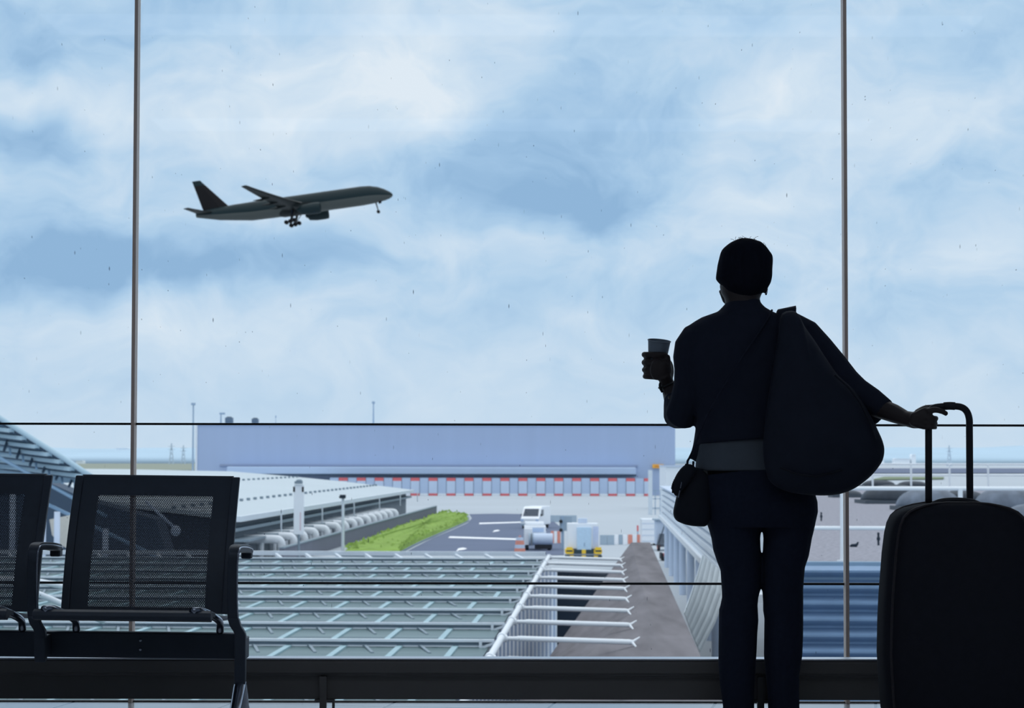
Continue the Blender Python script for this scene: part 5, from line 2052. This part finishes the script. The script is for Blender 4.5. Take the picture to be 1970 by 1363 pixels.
# nose gear
mb = MB()
mb.tube([A(30.0, 0, -2.4), A(30.6, 0, -6.3)], [0.3, 0.18], 8)
mb.box(0, 0, 0, 0, 0, 0) if False else None
mb.hexa([A(31.2, -0.7, -2.8), A(32.4, -0.7, -2.6), A(32.4, -0.6, -2.6), A(31.2, -0.6, -2.8)], [A(31.2, -0.9, -3.9), A(32.2, -0.9, -3.7), A(32.2, -0.8, -3.7), A(31.2, -0.8, -3.9)])
ng = mb.build('nose_gear', m_pl_tail, plane)
for dy in (-0.4, 0.4):
    mb = MB()
    mb.tube([A(30.6, dy - 0.18, -6.6), A(30.6, dy + 0.18, -6.6)], 0.62, 14)
    mb.build('wheel', m_pl_tail, ng)

# ================================================================== sky
w = bpy.data.worlds.new('sky')
sc.world = w
w.use_nodes = True
nt = w.node_tree
for n_ in list(nt.nodes):
    nt.nodes.remove(n_)
N = nt.nodes.new
Lk = nt.links.new


def math_n(op, a, b=None, c=None):
    n_ = N('ShaderNodeMath')
    n_.operation = op
    for i_, x_ in enumerate((a, b, c)):
        if x_ is None:
            continue
        if isinstance(x_, (int, float)):
            n_.inputs[i_].default_value = x_
        else:
            Lk(x_, n_.inputs[i_])
    return n_.outputs[0]


tc = N('ShaderNodeTexCoord')
sp = N('ShaderNodeSeparateXYZ')
Lk(tc.outputs['Generated'], sp.inputs[0])
X, Yd, Z = sp.outputs
yy = math_n('MAXIMUM', math_n('ABSOLUTE', Yd), 0.08)
ca = math_n('DIVIDE', X, yy)            # tangent of azimuth
ce = math_n('DIVIDE', Z, yy)            # tangent of elevation
cmb = N('ShaderNodeCombineXYZ')
Lk(ca, cmb.inputs[0])
Lk(ce, cmb.inputs[1])
# warp
nw = N('ShaderNodeTexNoise')
nw.noise_dimensions = '2D'
nw.inputs['Scale'].default_value = 14
nw.inputs['Detail'].default_value = 3
nw.inputs['Roughness'].default_value = 0.6
Lk(cmb.outputs[0], nw.inputs['Vector'])
wv = N('ShaderNodeVectorMath')
wv.operation = 'SUBTRACT'
Lk(nw.outputs['Color'], wv.inputs[0])
wv.inputs[1].default_value = (0.5, 0.5, 0.5)
wsc = N('ShaderNodeVectorMath')
wsc.operation = 'MULTIPLY'
Lk(wv.outputs[0], wsc.inputs[0])
wsc.inputs[1].default_value = (0.05, 0.035, 0)
wad = N('ShaderNodeVectorMath')
Lk(cmb.outputs[0], wad.inputs[0])
Lk(wsc.outputs[0], wad.inputs[1])
WV = wad.outputs[0]
# cloud masses: (photo x, photo y, half width, half height, amount); positive = bright cloud, negative = grey-blue base or blue gap
BL = [(110, 40, 200, 90, -.34), (430, 40, 160, 50, -.16), (60, 275, 90, 45, -.42), (130, 200, 150, 60, .26), (20, 170, 80, 50, .15), (90, 500, 200, 75, -.46), (330, 520, 260, 60, -.46), (560, 500, 120, 50, -.2),
      (620, 170, 260, 110, .30), (870, 140, 140, 70, .26), (470, 250, 120, 60, .12), (1010, 330, 190, 120, -.40), (1130, 400, 120, 60, -.36), (830, 350, 150, 60, -.16), (1150, 190, 160, 80, -.12),
      (1300, 70, 180, 90, -.14), (1330, 230, 110, 70, -.14), (1480, 250, 140, 100, .14), (1560, 170, 80, 50, .20), (1400, 320, 80, 40, .14), (1240, 430, 70, 40, .12), (1480, 390, 110, 25, .2), (1760, 190, 110, 80, .22), (1900, 60, 150, 80, -.2),
      (1890, 330, 90, 60, -.12), (960, 465, 170, 30, .22), (730, 420, 110, 60, .12), (200, 610, 190, 55, .24), (560, 640, 200, 80, .14), (900, 560, 200, 50, -.02), (1080, 600, 60, 25, .2), (1290, 640, 150, 80, .02),
      (1760, 530, 100, 50, .16), (1910, 500, 70, 60, .12), (1790, 710, 90, 40, .16), (1720, 620, 120, 40, -.14), (950, 690, 140, 40, .10), (420, 720, 160, 40, .12), (60, 720, 150, 40, .08), (1160, 740, 200, 40, .06), (1560, 560, 200, 80, -.04),
      (760, 40, 120, 40, .1), (1000, 30, 120, 40, .08), (1600, 60, 140, 50, -.05)]
val = None
for px, py, rx, ry, am in BL:
    a0 = (px - 985) / F
    e0 = (885 - py) / F
    kx, ky = F / rx * 0.52, F / ry * 0.52
    vm = N('ShaderNodeVectorMath')
    vm.operation = 'MULTIPLY_ADD'
    Lk(WV, vm.inputs[0])
    vm.inputs[1].default_value = (kx, ky, 0)
    vm.inputs[2].default_value = (-a0 * kx, -e0 * ky, 0)
    ln = N('ShaderNodeVectorMath')
    ln.operation = 'LENGTH'
    Lk(vm.outputs[0], ln.inputs[0])
    mr_ = N('ShaderNodeMapRange')
    mr_.interpolation_type = 'SMOOTHSTEP'
    mr_.inputs['From Min'].default_value = 0.0
    mr_.inputs['From Max'].default_value = 1.0
    mr_.inputs['To Min'].default_value = am
    mr_.inputs['To Max'].default_value = 0.0
    Lk(ln.outputs['Value'], mr_.inputs['Value'])
    val = mr_.outputs[0] if val is None else math_n('ADD', val, mr_.outputs[0])
# billow noise, finer and flatter
mpn = N('ShaderNodeMapping')
mpn.inputs['Scale'].default_value = (1.0, 1.7, 1)
mpn.inputs['Location'].default_value = (0.31, 0.1, 0)
Lk(WV, mpn.inputs['Vector'])
nb = N('ShaderNodeTexNoise')
nb.noise_dimensions = '2D'
nb.inputs['Scale'].default_value = 17
nb.inputs['Detail'].default_value = 6
nb.inputs['Roughness'].default_value = 0.62
nb.inputs['Distortion'].default_value = 0.4
Lk(mpn.outputs[0], nb.inputs['Vector'])
nc = N('ShaderNodeTexNoise')
nc.noise_dimensions = '2D'
nc.inputs['Scale'].default_value = 52
nc.inputs['Detail'].default_value = 4
nc.inputs['Roughness'].default_value = 0.6
Lk(mpn.outputs[0], nc.inputs['Vector'])
bn = math_n('ADD', math_n('MULTIPLY', math_n('SUBTRACT', nb.outputs['Fac'], 0.5), 0.9), math_n('MULTIPLY', math_n('SUBTRACT', nc.outputs['Fac'], 0.5), 0.2))
v = math_n('ADD', math_n('ADD', val, bn), 0.56)
ramp = N('ShaderNodeValToRGB')
cr = ramp.color_ramp
cr.elements[0].position = 0.05
cr.elements[0].color = (*lin((148, 184, 217)), 1)
cr.elements[1].position = 1.0
cr.elements[1].color = (*lin((229, 238, 245)), 1)
for p_, c_ in ((0.26, (166, 199, 228)), (0.46, (184, 212, 235)), (0.66, (202, 222, 239)), (0.84, (215, 230, 242))):
    e_ = cr.elements.new(p_)
    e_.color = (*lin(c_), 1)
Lk(v, ramp.inputs[0])
# pale haze near the horizon
hz = N('ShaderNodeMapRange')
hz.inputs['From Min'].default_value = 0.075
hz.inputs['From Max'].default_value = 0.0
hz.inputs['To Max'].default_value = 0.75
Lk(ce, hz.inputs['Value'])
mixh = N('ShaderNodeMix')
mixh.data_type = 'RGBA'
Lk(hz.outputs[0], mixh.inputs[0])
Lk(ramp.outputs[0], mixh.inputs[6])
mixh.inputs[7].default_value = (*lin((207, 224, 238)), 1)
# an overcast sky is brighter overhead than near the horizon
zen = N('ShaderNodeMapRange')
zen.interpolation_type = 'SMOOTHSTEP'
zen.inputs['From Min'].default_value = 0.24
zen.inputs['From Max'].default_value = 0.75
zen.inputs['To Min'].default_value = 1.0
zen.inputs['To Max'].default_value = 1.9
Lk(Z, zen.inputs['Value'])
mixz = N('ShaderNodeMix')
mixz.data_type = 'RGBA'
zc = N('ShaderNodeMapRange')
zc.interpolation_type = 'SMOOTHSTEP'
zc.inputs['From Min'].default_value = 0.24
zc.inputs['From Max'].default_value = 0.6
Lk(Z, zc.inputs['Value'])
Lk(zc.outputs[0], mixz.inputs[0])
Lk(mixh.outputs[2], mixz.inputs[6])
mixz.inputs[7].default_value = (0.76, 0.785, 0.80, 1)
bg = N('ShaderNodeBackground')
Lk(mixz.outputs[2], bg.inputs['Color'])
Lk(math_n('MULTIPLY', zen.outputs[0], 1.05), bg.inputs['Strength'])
wo_ = N('ShaderNodeOutputWorld')
Lk(bg.outputs[0], wo_.inputs['Surface'])

# ================================================================== view
vs_ = sc.view_settings
sc.display_settings.display_device = 'sRGB'
vs_.view_transform = 'Standard'
vs_.look = 'None'
vs_.gamma = 1.0
vs_.use_curve_mapping = False
vs_.exposure = 0.0
sc.cycles.use_denoising = True
sc.cycles.max_bounces = 6
sc.cycles.transparent_max_bounces = 16
